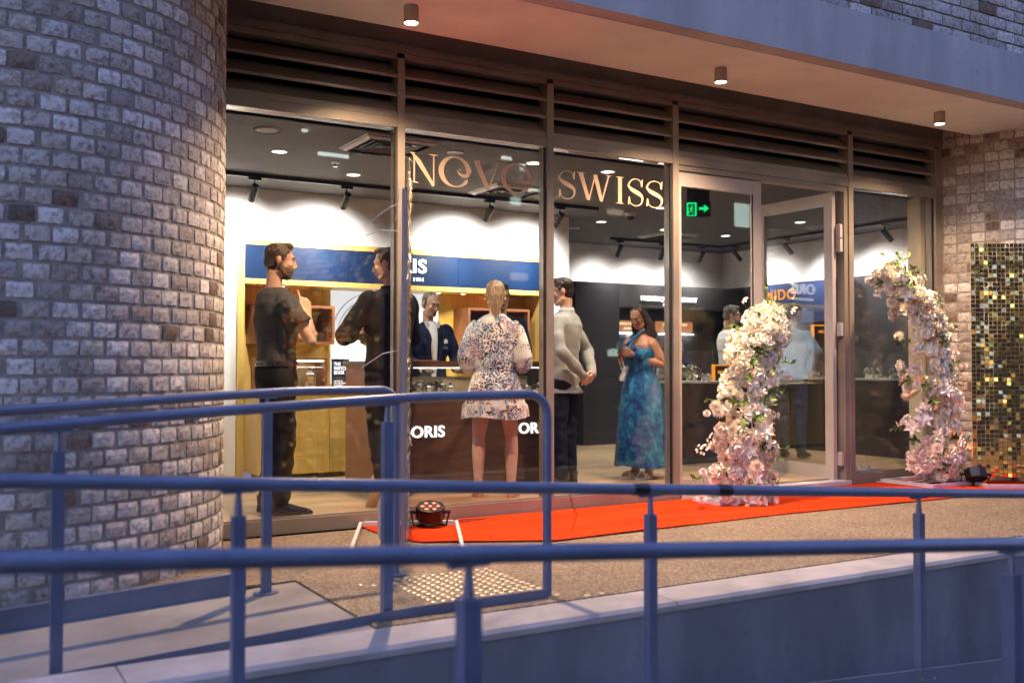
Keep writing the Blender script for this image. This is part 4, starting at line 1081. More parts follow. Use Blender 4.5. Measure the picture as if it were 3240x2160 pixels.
# ---- sequin walls
pbr('sequin_gold', (.95,.66,.22), .10, metal=1.0, var=.08, vs=3)
pbr('sequin_backing', (.62,.46,.24), .4, metal=.3)
GC = G + .012
def sequin_wall(name, label, W, H_, origin, rz, nsingle, rnseed, base_w=.66, flap=0.16):
    """local x along the panel, local -y is the sequin side"""
    t = thing(name, label, 'backdrop', origin, rz)
    rn = random.Random(rnseed); pit = .0395
    nx, nz = int(W/pit), int(H_/pit)
    m = MB()
    for i in range(nx+1): m.box(i*pit-.0012, i*pit+.0012, .004, .006, .06, .06+nz*pit)
    for j in range(nz+1): m.box(0, nx*pit, .0065, .008, .06+j*pit-.0012, .06+j*pit+.0012)
    lp('wire_grid', m, MT['sequin_backing'], t)
    s0 = MB(); s0.box(-.0175,.0175,-.0007,.0,-.034,.0005)
    s0.m = 1; s0.tube([(0,-.004,-.001),(0,.004,-.001)], .0022, 6)
    sm_ = s0.mesh('sequin', [MT['sequin_gold'], MT['steel']])
    jm = MB(); cells = [(i,j) for i in range(nx) for j in range(nz)]
    singles = set(sorted(cells, key=lambda c: (c[0]+.5) if nsingle[1] else -c[1])[:nsingle[0]])
    for (i,j) in cells:
        x = (i+.5)*pit; z = .06 + (j+1)*pit - .003
        # the squares hang and swing: calm by default, ruffled in patches
        n_ = mn.noise(Vector((i*.35, j*.22, rnseed))); amp = flap*(.25 + 1.6*max(0, n_+.1))
        rx = abs(rn.gauss(0, amp))*rn.choice((1,-.6))
        if j < nz*.30 and rn.random() < .62 - j/nz: rx = rn.uniform(.04,.19)
        elif rn.random() < (.55 if mn.noise(Vector((i*.16, j*.10, rnseed+4.))) > .12 else .10): rx = rn.uniform(-.62,.25)
        ry = rn.gauss(0,.02); rzz = rn.gauss(0, amp*.8)
        if (i,j) in singles:
            o = link('sequin', sm_, t); o.location = (x,-.004,z); o.rotation_euler = (rx, ry, rzz)
        else:
            M = Matrix.Translation((x,-.004,z)) @ Euler((rx,ry,rzz)).to_matrix().to_4x4()
            b = len(jm.v); jm.v += [tuple(M @ Vector(q)) for q in s0.v]; jm.f += [tuple(b+k for k in f) for f in s0.f]; jm.mi += s0.mi
    if jm.v:
        o = link('sequins', jm.mesh('sequins', [MT['sequin_gold'], MT['steel']]), t); o['kind'] = 'stuff'
    # frame behind and foot frame
    m = MB(); b = .022 if nsingle[1] else .035; fx0 = 0 if nsingle[1] else .06
    m.box(fx0,fx0+b,.012,.012+b,.0,H_-.155); m.box(W-b,W,.012,.012+b,.0,H_-.155); m.box(b+.001,W-b-.001,.012,.012+b,H_-.19,H_-.155); m.box(b+.001,W-b-.001,.012,.012+b,1.0,1.035)
    lp('frame', m, MT['frame_grey'] if nsingle[1] else MT['white_metal'], t)
    m = MB(); y0, y1 = -base_w/2, base_w/2
    m.box(-.02,W+.02,y0,y0+b,.0,.03); m.box(-.02,W+.02,y1-b,y1,.0,.03); m.box(-.02,.015,y0+b+.001,y1-b-.001,.0,.03); m.box(W-.015,W+.02,y0+b+.001,y1-b-.001,.0,.03)
    lp('foot_frame', m, MT['white_metal'], t)
    for (x,y) in ((0,y0+.02),(W,y0+.02),(0,y1-.02),(W,y1-.02)):
        m = MB(); m.tube([(x,y,.0305),(x,y,.038)], .012, 8); lp('bolt', m, MT['steel'], t)
    return t
# panel at right: runs along the camera-right direction in front of the brick wall
sequin_wall('sequin_wall', 'gold shimmer sequin wall in front of the brick at the right', 1.6, 2.17, (8.22,5.72,GC), R(-31), (300,False), 5)
# panel seen edge on in front of the window
dirx, diry = .423, .906
a_ = math.atan2(diry, dirx)
lw_ = sequin_wall('sequin_wall', 'gold shimmer sequin wall seen edge on in front of the window', 1.05, 2.24, (2.358,5.195,GC), a_, (290,True), 9)
# loose zip ties on the back of its frame
for pts in (((-.0,.05,2.0),(-.03,.10,1.97),(-.02,.25,1.86)),((0,.05,1.84),(-.02,.15,1.84),(0,.24,1.81)),((0,.05,1.16),(-.01,.14,1.14),(0,.26,1.06)),((0,.05,2.1),(.0,.06,1.98),(0,.07,1.90))):
    m = MB(); m.tube(pts, .0022, 6); lp('cable_tie', m, MT['deck_white'], lw_)
m = MB(); m.loft([(.35,.13,.03,.035,.035),(.35,.13,.06,.05,.05),(.35,.13,.16,.05,.05),(.35,.13,.30,.035,.035),(.35,.13,.42,.03,.03),(.35,.13,.43,.012,.012)], 16)
lp('sand_bag', m, MT['white_metal'], lw_)

# ---- flat par lights
def par_light(label, loc, tilt, rz, power, col, deg=70):
    t = thing('par_light', label, 'stage light', loc, rz, 'small black stage lights on the carpet')
    M = Matrix.Translation((0,0,.10)) @ Matrix.Rotation(tilt, 4, 'X')
    def tl(mb): mb.v = [tuple(M @ Vector(p)) for p in mb.v]; return mb
    m = MB(); m.loft([(0,0,-.045,.075,.075),(0,0,-.045,.098,.098),(0,0,.042,.098,.098),(0,0,.045,.092,.092),(0,0,.040,.085,.085)], 8); h = lp('housing', tl(m), MT['black_plastic'], t)
    m = MB(); m.loft([(0,0,.0405,.084,.084),(0,0,.0415,.084,.084)], 24); lp('face', tl(m), MT['black_metal'], h)
    for k in range(7):
        a = k*PI/3; x, y = (0,0) if k == 6 else (.052*math.cos(a), .052*math.sin(a))
        m = MB(); m.loft([(x,y,.042,.0155,.0155),(x,y,.0425,.0155,.0155)], 14); lz = lp('led', tl(m), MT['red_led'], t)
        m = MB(); m.loft([(x,y,.0428,.005,.005),(x,y,.0436,.004,.004)], 8); lp('led_core', tl(m), MT['led_core'], lz)
    m = MB(); m.tube([(-.10,0,.10),(-.125,.0,.09),(-.11,.05,.006),(0,.07,.006),(.11,.05,.006),(.125,0,.09),(.10,0,.10)], .007, 8); lp('bracket', m, MT['black_plastic'], t)
    for s_ in (-1,1):
        m = MB(); m.tube([(s_*.098,0,.10),(s_*.135,0,.10)], .013, 10); lp('knob', m, MT['black_plastic'], t)
    l_ = bpy.data.lights.new('beam','SPOT'); l_.energy = power*K; l_.color = col; l_.spot_size = R(deg); l_.spot_blend = .7; l_.shadow_soft_size = .05
    lo = bpy.data.objects.new('beam', l_); C.objects.link(lo); lo.parent = t; lo.matrix_local = M @ Matrix.Translation((0,0,.05)) @ Matrix.Rotation(PI, 4, 'X')
    return t
par_light('black stage light with seven red glowing lenses by the edge on sequin wall', (2.90,6.02,GC), R(17), R(-24), 60, (1,.05,.03), 62)
par_light('black stage light aimed at the right sequin wall', (8.12,5.62,GC), R(-28), R(-35), 36, (1,.16,.04), 60)
m = MB(); m.tube([(3.10,6.02,G+.03),(3.2,6.10,G+.014),(3.4,6.14,G+.014),(3.15,6.2,G+.014)], .004, 6); solo('power_cable', m, MT['black_plastic'], 'black cable behind the glowing stage light', 'cable', True)
m = MB(); m.tube([(8.10,5.70,G+.06),(7.98,5.86,G+.05),(7.8,5.95,G+.014),(7.68,6.12,G+.014),(7.55,6.24,G+.02)], .005, 6); solo('power_cable', m, MT['white_metal'], 'pale cable running from the stage light to the right pane', 'cable', True)

# ------------------------------------------------------------------ flower columns
def petal(mb, L, W, curl, cup, base, nu=3, nv=4, point=1.0, ruff=0.0, rn=random):
    """adds a petal: base = 4x4 matrix; grows along +Z of the matrix, opening toward +Y"""
    vs = []
    ph = rn.random()*6
    for j in range(nv+1):
        v = j/nv; w = W*(math.sin(PI*min(1,(v*.86+.10)))**point)
        if v == 1: w *= .45 if point <= 1 else .05
        for i in range(nu+1):
            u = i/nu*2-1
            x = u*w; z = L*v*(1-.06*u*u)
            y = curl*v*v*L + cup*W*(u*u)*-1*(.5+.5*v) + ruff*W*math.sin(u*5+ph)*v
            vs.append(base @ Vector((x,y,z)))
    fs = [(j*(nu+1)+i, j*(nu+1)+i+1, (j+1)*(nu+1)+i+1, (j+1)*(nu+1)+i) for j in range(nv) for i in range(nu)]
    mb.add(vs, fs)
def fl_rose(rn):
    m = MB()
    for ring, (n, tilt, L, W, r) in enumerate(((3,.05,.020,.011,.002),(4,.18,.024,.015,.005),(5,.42,.028,.018,.008),(6,.75,.032,.021,.010),(6,1.15,.034,.023,.010))):
        for k in range(n):
            a = 2*PI*k/n + ring*.7 + rn.uniform(-.15,.15)
            B = Matrix.Rotation(a,4,'Z') @ Matrix.Translation((0,r,.0)) @ Matrix.Rotation(-tilt+rn.uniform(-.08,.08),4,'X')
            petal(m, L, W, .15 if ring > 2 else -.15, .5, B, rn=rn, ruff=.08, nu=2, nv=3, point=.7)
    return m
def fl_pom(rn):
    m = MB(); N = 70
    for k in range(N):
        z = 1 - 1.65*(k+.5)/N; r = math.sqrt(max(0,1-z*z)); a = k*2.39996
        d = Vector((r*math.cos(a), r*math.sin(a), z)); q = d.to_track_quat('Z','Y').to_matrix().to_4x4()
        L = .030*rn.uniform(.85,1.12)
        B = Matrix.Translation((0,0,.012)) @ q @ Matrix.Translation((0,0,.004))
        petal(m, L, .0052, .12, .6, B, nu=1, nv=2, point=1, rn=rn)
    return m
def fl_lily(rn):
    m = MB()
    for ring, (n, tilt, L) in enumerate(((6,1.05,.062),(3,.6,.045))):
        for k in range(n):
            a = 2*PI*k/n + rn.uniform(-.15,.15) + ring*.5
            B = Matrix.Rotation(a,4,'Z') @ Matrix.Rotation(-tilt+rn.uniform(-.2,.2),4,'X')
            petal(m, L, .015, .28, .55, B, nu=2, nv=5, point=1.5, rn=rn)
    return m
def fl_peony(rn):
    m = MB()
    for ring, (n, tilt, L, W) in enumerate(((5,.15,.024,.016),(6,.5,.034,.022),(7,.95,.044,.026),(7,1.3,.046,.028))):
        for k in range(n):
            a = 2*PI*k/n + ring*.5 + rn.uniform(-.25,.25)
            B = Matrix.Rotation(a,4,'Z') @ Matrix.Rotation(-tilt+rn.uniform(-.15,.15),4,'X')
            petal(m, L*rn.uniform(.85,1.1), W, .1, .35, B, nu=3, nv=3, point=.6, ruff=.28, rn=rn)
    return m
def fl_spray(rn):
    m = MB()
    for k in range(13):
        c = Vector((rn.uniform(-.028,.028), rn.uniform(-.028,.028), rn.uniform(.0,.075)))
        d = (c*6 + Vector((0,0,.3)) + Vector((rn.uniform(-.2,.2),)*3)).normalized(); q = d.to_track_quat('Z','Y').to_matrix().to_4x4()
        for p in range(4):
            B = Matrix.Translation(c) @ q @ Matrix.Rotation(p*PI/2,4,'Z') @ Matrix.Rotation(-1.1,4,'X')
            petal(m, .013, .0075, .1, .3, B, nu=1, nv=2, point=.8, rn=rn)
    return m
def leaf_sprig(rn):
    m = MB(); L = rn.uniform(.07,.12)
    pts = [(0,0,0),(rn.uniform(-.01,.01),.01,L*.5),(rn.uniform(-.02,.02),.03,L)]
    m.tube(pts, [.0018,.0014,.0008], 5)
    for k in range(7):
        t = .25+.12*k; z = L*min(t,1); a = k*2.4
        B = Matrix.Translation((0,.03*min(t,1)**2,z)) @ Matrix.Rotation(a,4,'Z') @ Matrix.Rotation(-.9+rn.uniform(-.3,.3),4,'X')
        petal(m, rn.uniform(.032,.048), .0095, .2, .4, B, nu=2, nv=4, point=1.3, rn=rn)
    return m
PM = pbr('petal', (.97,.95,.92), .6, var=.05, vs=30, obcol=True); 
pb_ = PM.node_tree.nodes['Principled BSDF']; pb_.inputs['Subsurface Weight'].default_value = 0.0
LM = pbr('leaf', (.17,.27,.04), .45, var=.35, vs=12)
LM2 = pbr('leaf_dark', (.05,.085,.02), .5, var=.3, vs=12)
rn = random.Random(21)
FLW = {'rose':[fl_rose(rn).mesh('rose', PM, True) for _ in range(3)], 'pompon':[fl_pom(rn).mesh('pompon', PM, True) for _ in range(2)],
       'lily':[fl_lily(rn).mesh('lily', PM, True) for _ in range(3)], 'peony':[fl_peony(rn).mesh('peony', PM, True) for _ in range(3)],
       'blossom_spray':[fl_spray(rn).mesh('blossom_spray', PM, True) for _ in range(2)],
       'leaf_sprig':[leaf_sprig(rn).mesh('leaf_sprig', q, True) for q in (LM, LM, LM2)]}
FSC = {'rose':(1.55,2.1),'pompon':(1.45,1.95),'lily':(1.35,1.8),'peony':(1.35,1.8),'blossom_spray':(1.2,1.6),'leaf_sprig':(1.1,1.7)}
def flower_column(name, label, spine, seed, base_loc, n=230, stray=()):
    """spine: (x,y,z,radius) up the column in world metres"""
    rn = random.Random(seed)
    t = thing(name, label, 'flower stand', base_loc)
    o0 = Vector(base_loc)
    def at(u):
        q = u*(len(spine)-1); i = min(int(q), len(spine)-2); f = q-i
        return [spine[i][k]*(1-f)+spine[i+1][k]*f for k in range(4)]
    m = MB(); P = [Vector(s[:3])-o0 for s in spine]
    m.tube([P[0]-Vector((0,0,.0))]+P, [.03]+[s[3]*.45 for s in spine], 14)
    lp('foam_core', m, LM2, t)
    zmin, zmax = spine[0][2], spine[-1][2]
    for k in range(n):
        u = (k+.5)/n; u = min(.999, max(0, u + rn.uniform(-.02,.02)))
        x, y, z, r = at(u)
        a = k*2.39996 + rn.uniform(-.5,.5)
        # keep most of the blooms on the street side
        if math.sin(a) > .35 and rn.random() < .72: a = -a
        el = rn.uniform(-.25,.6) + (1.0 if u > .94 else 0)
        d = Vector((math.cos(a)*math.cos(el), math.sin(a)*math.cos(el), math.sin(el))).normalized()
        kind = rn.choices(list(FLW), weights=(32,22,15,24,6,20))[0]
        rad = r*rn.uniform(.62,1.0)
        if kind == 'leaf_sprig': rad *= .86
        if kind in ('pompon','blossom_spray') and rn.random() < .25: rad *= 1.22
        p = Vector((x,y,z)) + Vector((d.x*rad, d.y*rad, d.z*rad*.5)) - o0
        o = link(kind, rn.choice(FLW[kind]), t); o.location = p
        e = (d + Vector((0,-.35,.12)) + Vector([rn.uniform(-.25,.25) for _ in range(3)])).normalized()
        o.rotation_euler = (e.to_track_quat('Z','Y') @ Euler((0,0,rn.uniform(0,6.28))).to_quaternion()).to_euler()
        s = rn.uniform(*FSC[kind]); o.scale = (s,s,s)
        h = (z-zmin)/(zmax-zmin); pk_ = max(0, .55-h*.95) + rn.uniform(-.12,.22)
        pk_ = min(1, max(0, pk_)); c0 = Vector((1,.94,.76)) if rn.random() < .6 else Vector((1,.96,.84)); c1 = Vector((1,.66,.60))
        c = c0*(1-pk_*.65) + c1*pk_*.65; o.color = (c.x,c.y,c.z,1)
    for (dx,dy,dz,kind,s,stem) in stray:
        p = Vector((dx,dy,dz)) - o0
        o = link(kind, FLW[kind][0], t); o.location = p; o.scale = (s,s,s); e = Vector((-.4,-.9,.3)).normalized(); o.rotation_euler = e.to_track_quat('Z','Y').to_euler(); o.color = (1,.84,.76,1)
        m = MB(); m.tube([p, (p+Vector(stem)-o0)/2+Vector((0,0,.01)), Vector(stem)-o0], .0018, 5); lp('stem', m, LM2, t)
    return t
def fr(S_, q=.86): return [(x,y,z,r*q) for x,y,z,r in S_]
SL = fr([(5.548, 5.92, -0.038, 0.327), (5.558, 5.92, 0.161, 0.328), (5.56, 5.92, 0.333, 0.304), (5.589, 5.92, 0.522, 0.294), (5.604, 5.92, 0.694, 0.225), (5.634, 5.92, 0.867, 0.229), (5.682, 5.92, 1.024, 0.251), (5.721, 5.92, 1.164, 0.252), (5.785, 5.92, 1.28, 0.24), (5.83, 5.92, 1.37, 0.19), (5.85, 5.92, 1.43, 0.12), (5.86, 5.92, 1.46, 0.05)])
SR = fr([(7.979, 5.98, 0.03, 0.27), (7.957, 5.98, 0.144, 0.336), (7.935, 5.98, 0.344, 0.336), (7.963, 5.98, 0.543, 0.281), (7.979, 5.98, 0.743, 0.297), (7.933, 5.98, 0.944, 0.289), (7.899, 5.98, 1.144, 0.28), (7.877, 5.98, 1.324, 0.28), (7.771, 5.98, 1.522, 0.263), (7.623, 5.98, 1.676, 0.253), (7.478, 5.98, 1.77, 0.19), (7.42, 5.98, 1.83, 0.12), (7.47, 5.98, 1.87, 0.05)])
fa = flower_column('flower_column', 'left column of cream and pink flowers standing before the closed door leaf', SL, 4, (5.55,5.92,G+.012), 292,
    stray=[(5.12,5.80,.66,'pompon',1.0,(5.35,5.85,.74)),(5.06,5.78,.22,'pompon',1.1,(5.3,5.85,.3)),(5.04,5.78,.02,'pompon',1.3,(5.3,5.85,.06)),(5.98,5.8,.93,'pompon',1.1,(5.8,5.9,.92)),(5.50,5.8,1.52,'blossom_spray',.8,(5.7,5.9,1.38)),(5.36,5.8,1.27,'blossom_spray',.8,(5.55,5.9,1.1)),(6.08,5.85,1.46,'blossom_spray',.9,(5.9,5.9,1.35))])
fb = flower_column('flower_column', 'right column of cream and pink flowers curling over at its top', SR, 8, (7.97,5.98,G+.012), 292,
    stray=[(7.60,5.85,.10,'rose',1.4,(7.8,5.9,.15)),(7.66,5.85,.5,'pompon',1.2,(7.8,5.9,.5)),(8.28,5.85,1.02,'pompon',1.2,(8.05,5.9,1.0)),(8.16,5.85,1.14,'pompon',1.2,(8.0,5.9,1.1)),(7.62,5.85,.86,'pompon',1.1,(7.8,5.9,.86))])
m = MB(); b = .035
m.box(-.36,.33,-.30,-.265,0,.03); m.box(-.36,.33,.225,.26,0,.03); m.box(-.36,-.325,-.264,.224,0,.03); m.box(.295,.33,-.264,.224,0,.03)
for x in (-.09,.07): m.box(x,x+b,-.02,.015,.0,.35)
m.box(-.324,.294,-.02,.015,0,.028)
lp('foot_frame', m, MT['white_metal'], fb)
m = MB(); m.box(-.3,.3,-.12,.2,0,.03); lp('foot_frame', m, MT['white_metal'], fa)
for o_, (x,y,z) in ((fb,(7.62,5.80,1.19)),):
    m = MB(); m.add([(0,0,0),(.03,.01,.025),(.035,0,-.005),(.02,0,-.025),(-.02,.01,.03),(-.028,0,0)], [(0,1,2),(0,2,3),(0,4,5)])
    q = lp('butterfly', m, pbr('butterfly_blue', (.05,.5,.75), .5), o_); q.location = Vector((x,y,z)) - o_.location
# ------------------------------------------------------------------ people
def fuse(mb, vox, name, mats, smooth=2, folds=None):
    me = bpy.data.meshes.new('tmp'); me.from_pydata(mb.v, [], mb.f); me.update()
    bm = bmesh.new(); bm.from_mesh(me); bmesh.ops.recalc_face_normals(bm, faces=bm.faces); bm.to_mesh(me); bm.free()
    ob = bpy.data.objects.new('tmp', me); C.objects.link(ob)
    r_ = ob.modifiers.new('r','REMESH'); r_.mode = 'VOXEL'; r_.voxel_size = vox
    if smooth: s_ = ob.modifiers.new('s','SMOOTH'); s_.iterations = smooth; s_.factor = .5
    dg = bpy.context.evaluated_depsgraph_get()
    out = bpy.data.meshes.new_from_object(ob.evaluated_get(dg)); out.name = name
    bpy.data.objects.remove(ob); bpy.data.meshes.remove(me)
    n = len(out.vertices); co = np.empty(n*3, 'f'); out.vertices.foreach_get('co', co); co = co.reshape(-1,3)
    if folds:
        no = np.empty(n*3, 'f'); out.vertices.foreach_get('normal', no); no = no.reshape(-1,3)
        co = co + no*folds(co)[:,None]; out.vertices.foreach_set('co', co.astype('f').ravel()); out.update()
    out.materials.clear()
    for m in (mats if isinstance(mats,(list,tuple)) else [mats]): out.materials.append(m)
    out.polygons.foreach_set('use_smooth', [True]*len(out.polygons))
    return out
def wav(seed, amp, fx, fy, fz, amp2=0.0):
    rs = np.random.RandomState(seed); ph = rs.rand(12)*6.28; k = rs.rand(6,3)*.6+.7
    def f(co):
        x, y, z = co.T; v = 0
        for i in range(6):
            v = v + np.sin(x*fx*k[i,0]*(1 if i%2 else -1) + y*fy*k[i,1] + z*fz*k[i,2]*(1 if i%3 else -1) + ph[i] + 1.5*np.sin(z*9*k[i,1]+ph[i+6]))
        v = v/6; v = np.sign(v)*np.abs(v)**.8
        return (v*amp + amp2*np.sin(z*70+ph[0]+x*20)).astype('f')
    return f
def skin_mat(name, c, c2=None):
    m = pbr(name, c, .48, var=.10, vs=9, col2=c2, bump=.05, bs=200, bd=.001, sss=.12); return m
SK1 = skin_mat('skin_fair', (.60,.36,.26), (.52,.28,.19)); SK2 = skin_mat('skin_tan', (.44,.22,.125), (.36,.17,.09)); SK3 = skin_mat('skin_pale', (.66,.42,.31), (.58,.33,.24))
def hairm(name, a, b, sc=(45,45,7)):
    m = pbr(name, a, .40, var=.1, vs=2.2, col2=b, stretch=sc, bump=1.0, bs=1.8, bd=.012); return m
HB = hairm('hair_brown', (.10,.055,.03), (.025,.014,.009)); HD = hairm('hair_dark', (.045,.022,.014), (.010,.006,.005)); HL = hairm('hair_blonde', (.62,.46,.26), (.17,.105,.05)); HG = hairm('hair_grey', (.24,.21,.18), (.09,.075,.06))
MOUTH = pbr('lips', (.45,.16,.13), .4); RLIP = pbr('red_lips', (.62,.02,.02), .3); EYEW = pbr('eye', (.09,.055,.04), .15); BRO = pbr('brow', (.09,.05,.03), .7)
def head_parts(mb, M, male=True, ears=True):
    t = MB()
    t.ball((0,-.012,.035), .074, .092, .085, 20, 14); t.ball((0,.020,-.022), .059, .071, .083, 18, 12)
    t.ball((0,.052,-.086), .033 if male else .026, .027, .025, 12, 8)
    for s in (-1,1):
        t.tube([(s*.052,-.005,-.052),(s*.042,.03,-.078),(s*.018,.058,-.092)], [.022,.02,.018] if male else [.018,.017,.015], 10)
        t.ball((s*.035,.062,-.014), .023, .020, .024, 10, 8); t.ball((s*.010,.097,-.030), .0085, .009, .007, 8, 6)
        t.ball((s*.031,.071,.014), .014, .013, .009, 8, 6)
        if ears:
            t.ball((s*.078,-.012,.004), .010, .017, .029, 10, 8)
    t.tube([(0,.084,.026),(0,.100,-.008),(0,.110,-.026)], [.008,.010,.0115], 8)
    t.tube([(-.042,.070,.034),(-.02,.083,.036),(.02,.083,.036),(.042,.070,.034)], [.009,.011,.011,.009] if male else [.006,.007,.007,.006], 8)
    t.ball((0,.083,-.052), .021, .011, .007, 10, 6); t.ball((0,.082,-.063), .019, .010, .007, 10, 6)
    mb.add([M @ Vector(p) for p in t.v], t.f)
def hand(mb, w, d, side, nrm, curl=.5, L=1.0, point=False, thumb=1):
    w = Vector(w); d = Vector(d).normalized(); s = Vector(side); s = (s - d*s.dot(d)).normalized(); n = Vector(nrm); n = (n - d*n.dot(d) - s*n.dot(s)).normalized()
    for k in range(-2,3): mb.tube([w + s*k*.008 - d*.01, w + d*.045*L + s*k*.0155, w + d*.083*L + s*k*.0175], [.017,.0145,.011], 8)
    for i in range(4):
        b = w + d*.082*L + s*(i-1.5)*.0205; lens = ((.040,.026,.020),(.045,.029,.021),(.042,.027,.020),(.033,.021,.018))[i]
        c = curl if not (point and i == 0) else .05; a = c*.5; P = [b - d*.02, b]; p = b
        for ln in lens:
            p = p + (d*math.cos(a) + n*math.sin(a))*ln*L; P.append(p); a += c
        mb.tube(P, [.0095,.0092,.0085,.0078,.0065], 8)
    b = w + d*.022*L - s*.022*thumb; P = [b, b + (d*.6 - s*.75*thumb + n*.2).normalized()*.04*L]; P.append(P[-1] + (d*.9 - s*.2*thumb + n*.5).normalized()*.03*L); P.append(P[-1] + (d*.9 + s*.2*thumb + n*.5).normalized()*.024*L)
    mb.tube(P, [.014,.0115,.010,.0075], 8)
def limb(mb, P, r, n=14):
    mb.tube(P, r, n)
    for p, q in zip(P, r): mb.ball(tuple(p), q*.99, q*.99, q*.99, n, 8)
def foot(mb, ank, ang, L=.26, heel=.0, pitch=0):
    """shoe shape: ankle position, toe direction angle (0 = +y), returns into mb"""
    t = MB()
    t.loft([(0,.085,.012,.040,.128),(0,.085,.028,.043,.131),(0,.075,.045,.040,.118),(0,.045,.062,.036,.085),(0,.008,.085,.034,.050),(0,-.004,.12,.034,.040)], 16)
    M = Matrix.Translation((ank[0],ank[1],0)) @ Matrix.Rotation(ang,4,'Z') @ Matrix.Translation((0,0,ank[2]-.08)) @ Matrix.Rotation(pitch,4,'X') @ Matrix.Translation((0,-.02,0))
    mb.add([M @ Vector(p) for p in t.v], t.f)
TORSO = lambda w=1.0, b=1.0: [(0,0,.86,.150*w,.105*b),(0,-.005,.94,.168*w,.118*b),(0,0,1.05,.146*w,.104*b),(0,0,1.15,.152*w,.108*b),(0,.0,1.28,.176*w,.122*b),(0,-.005,1.38,.184*w,.118*b),(0,-.012,1.445,.150*w,.092*b),(0,-.015,1.485,.085*w,.068*b)]
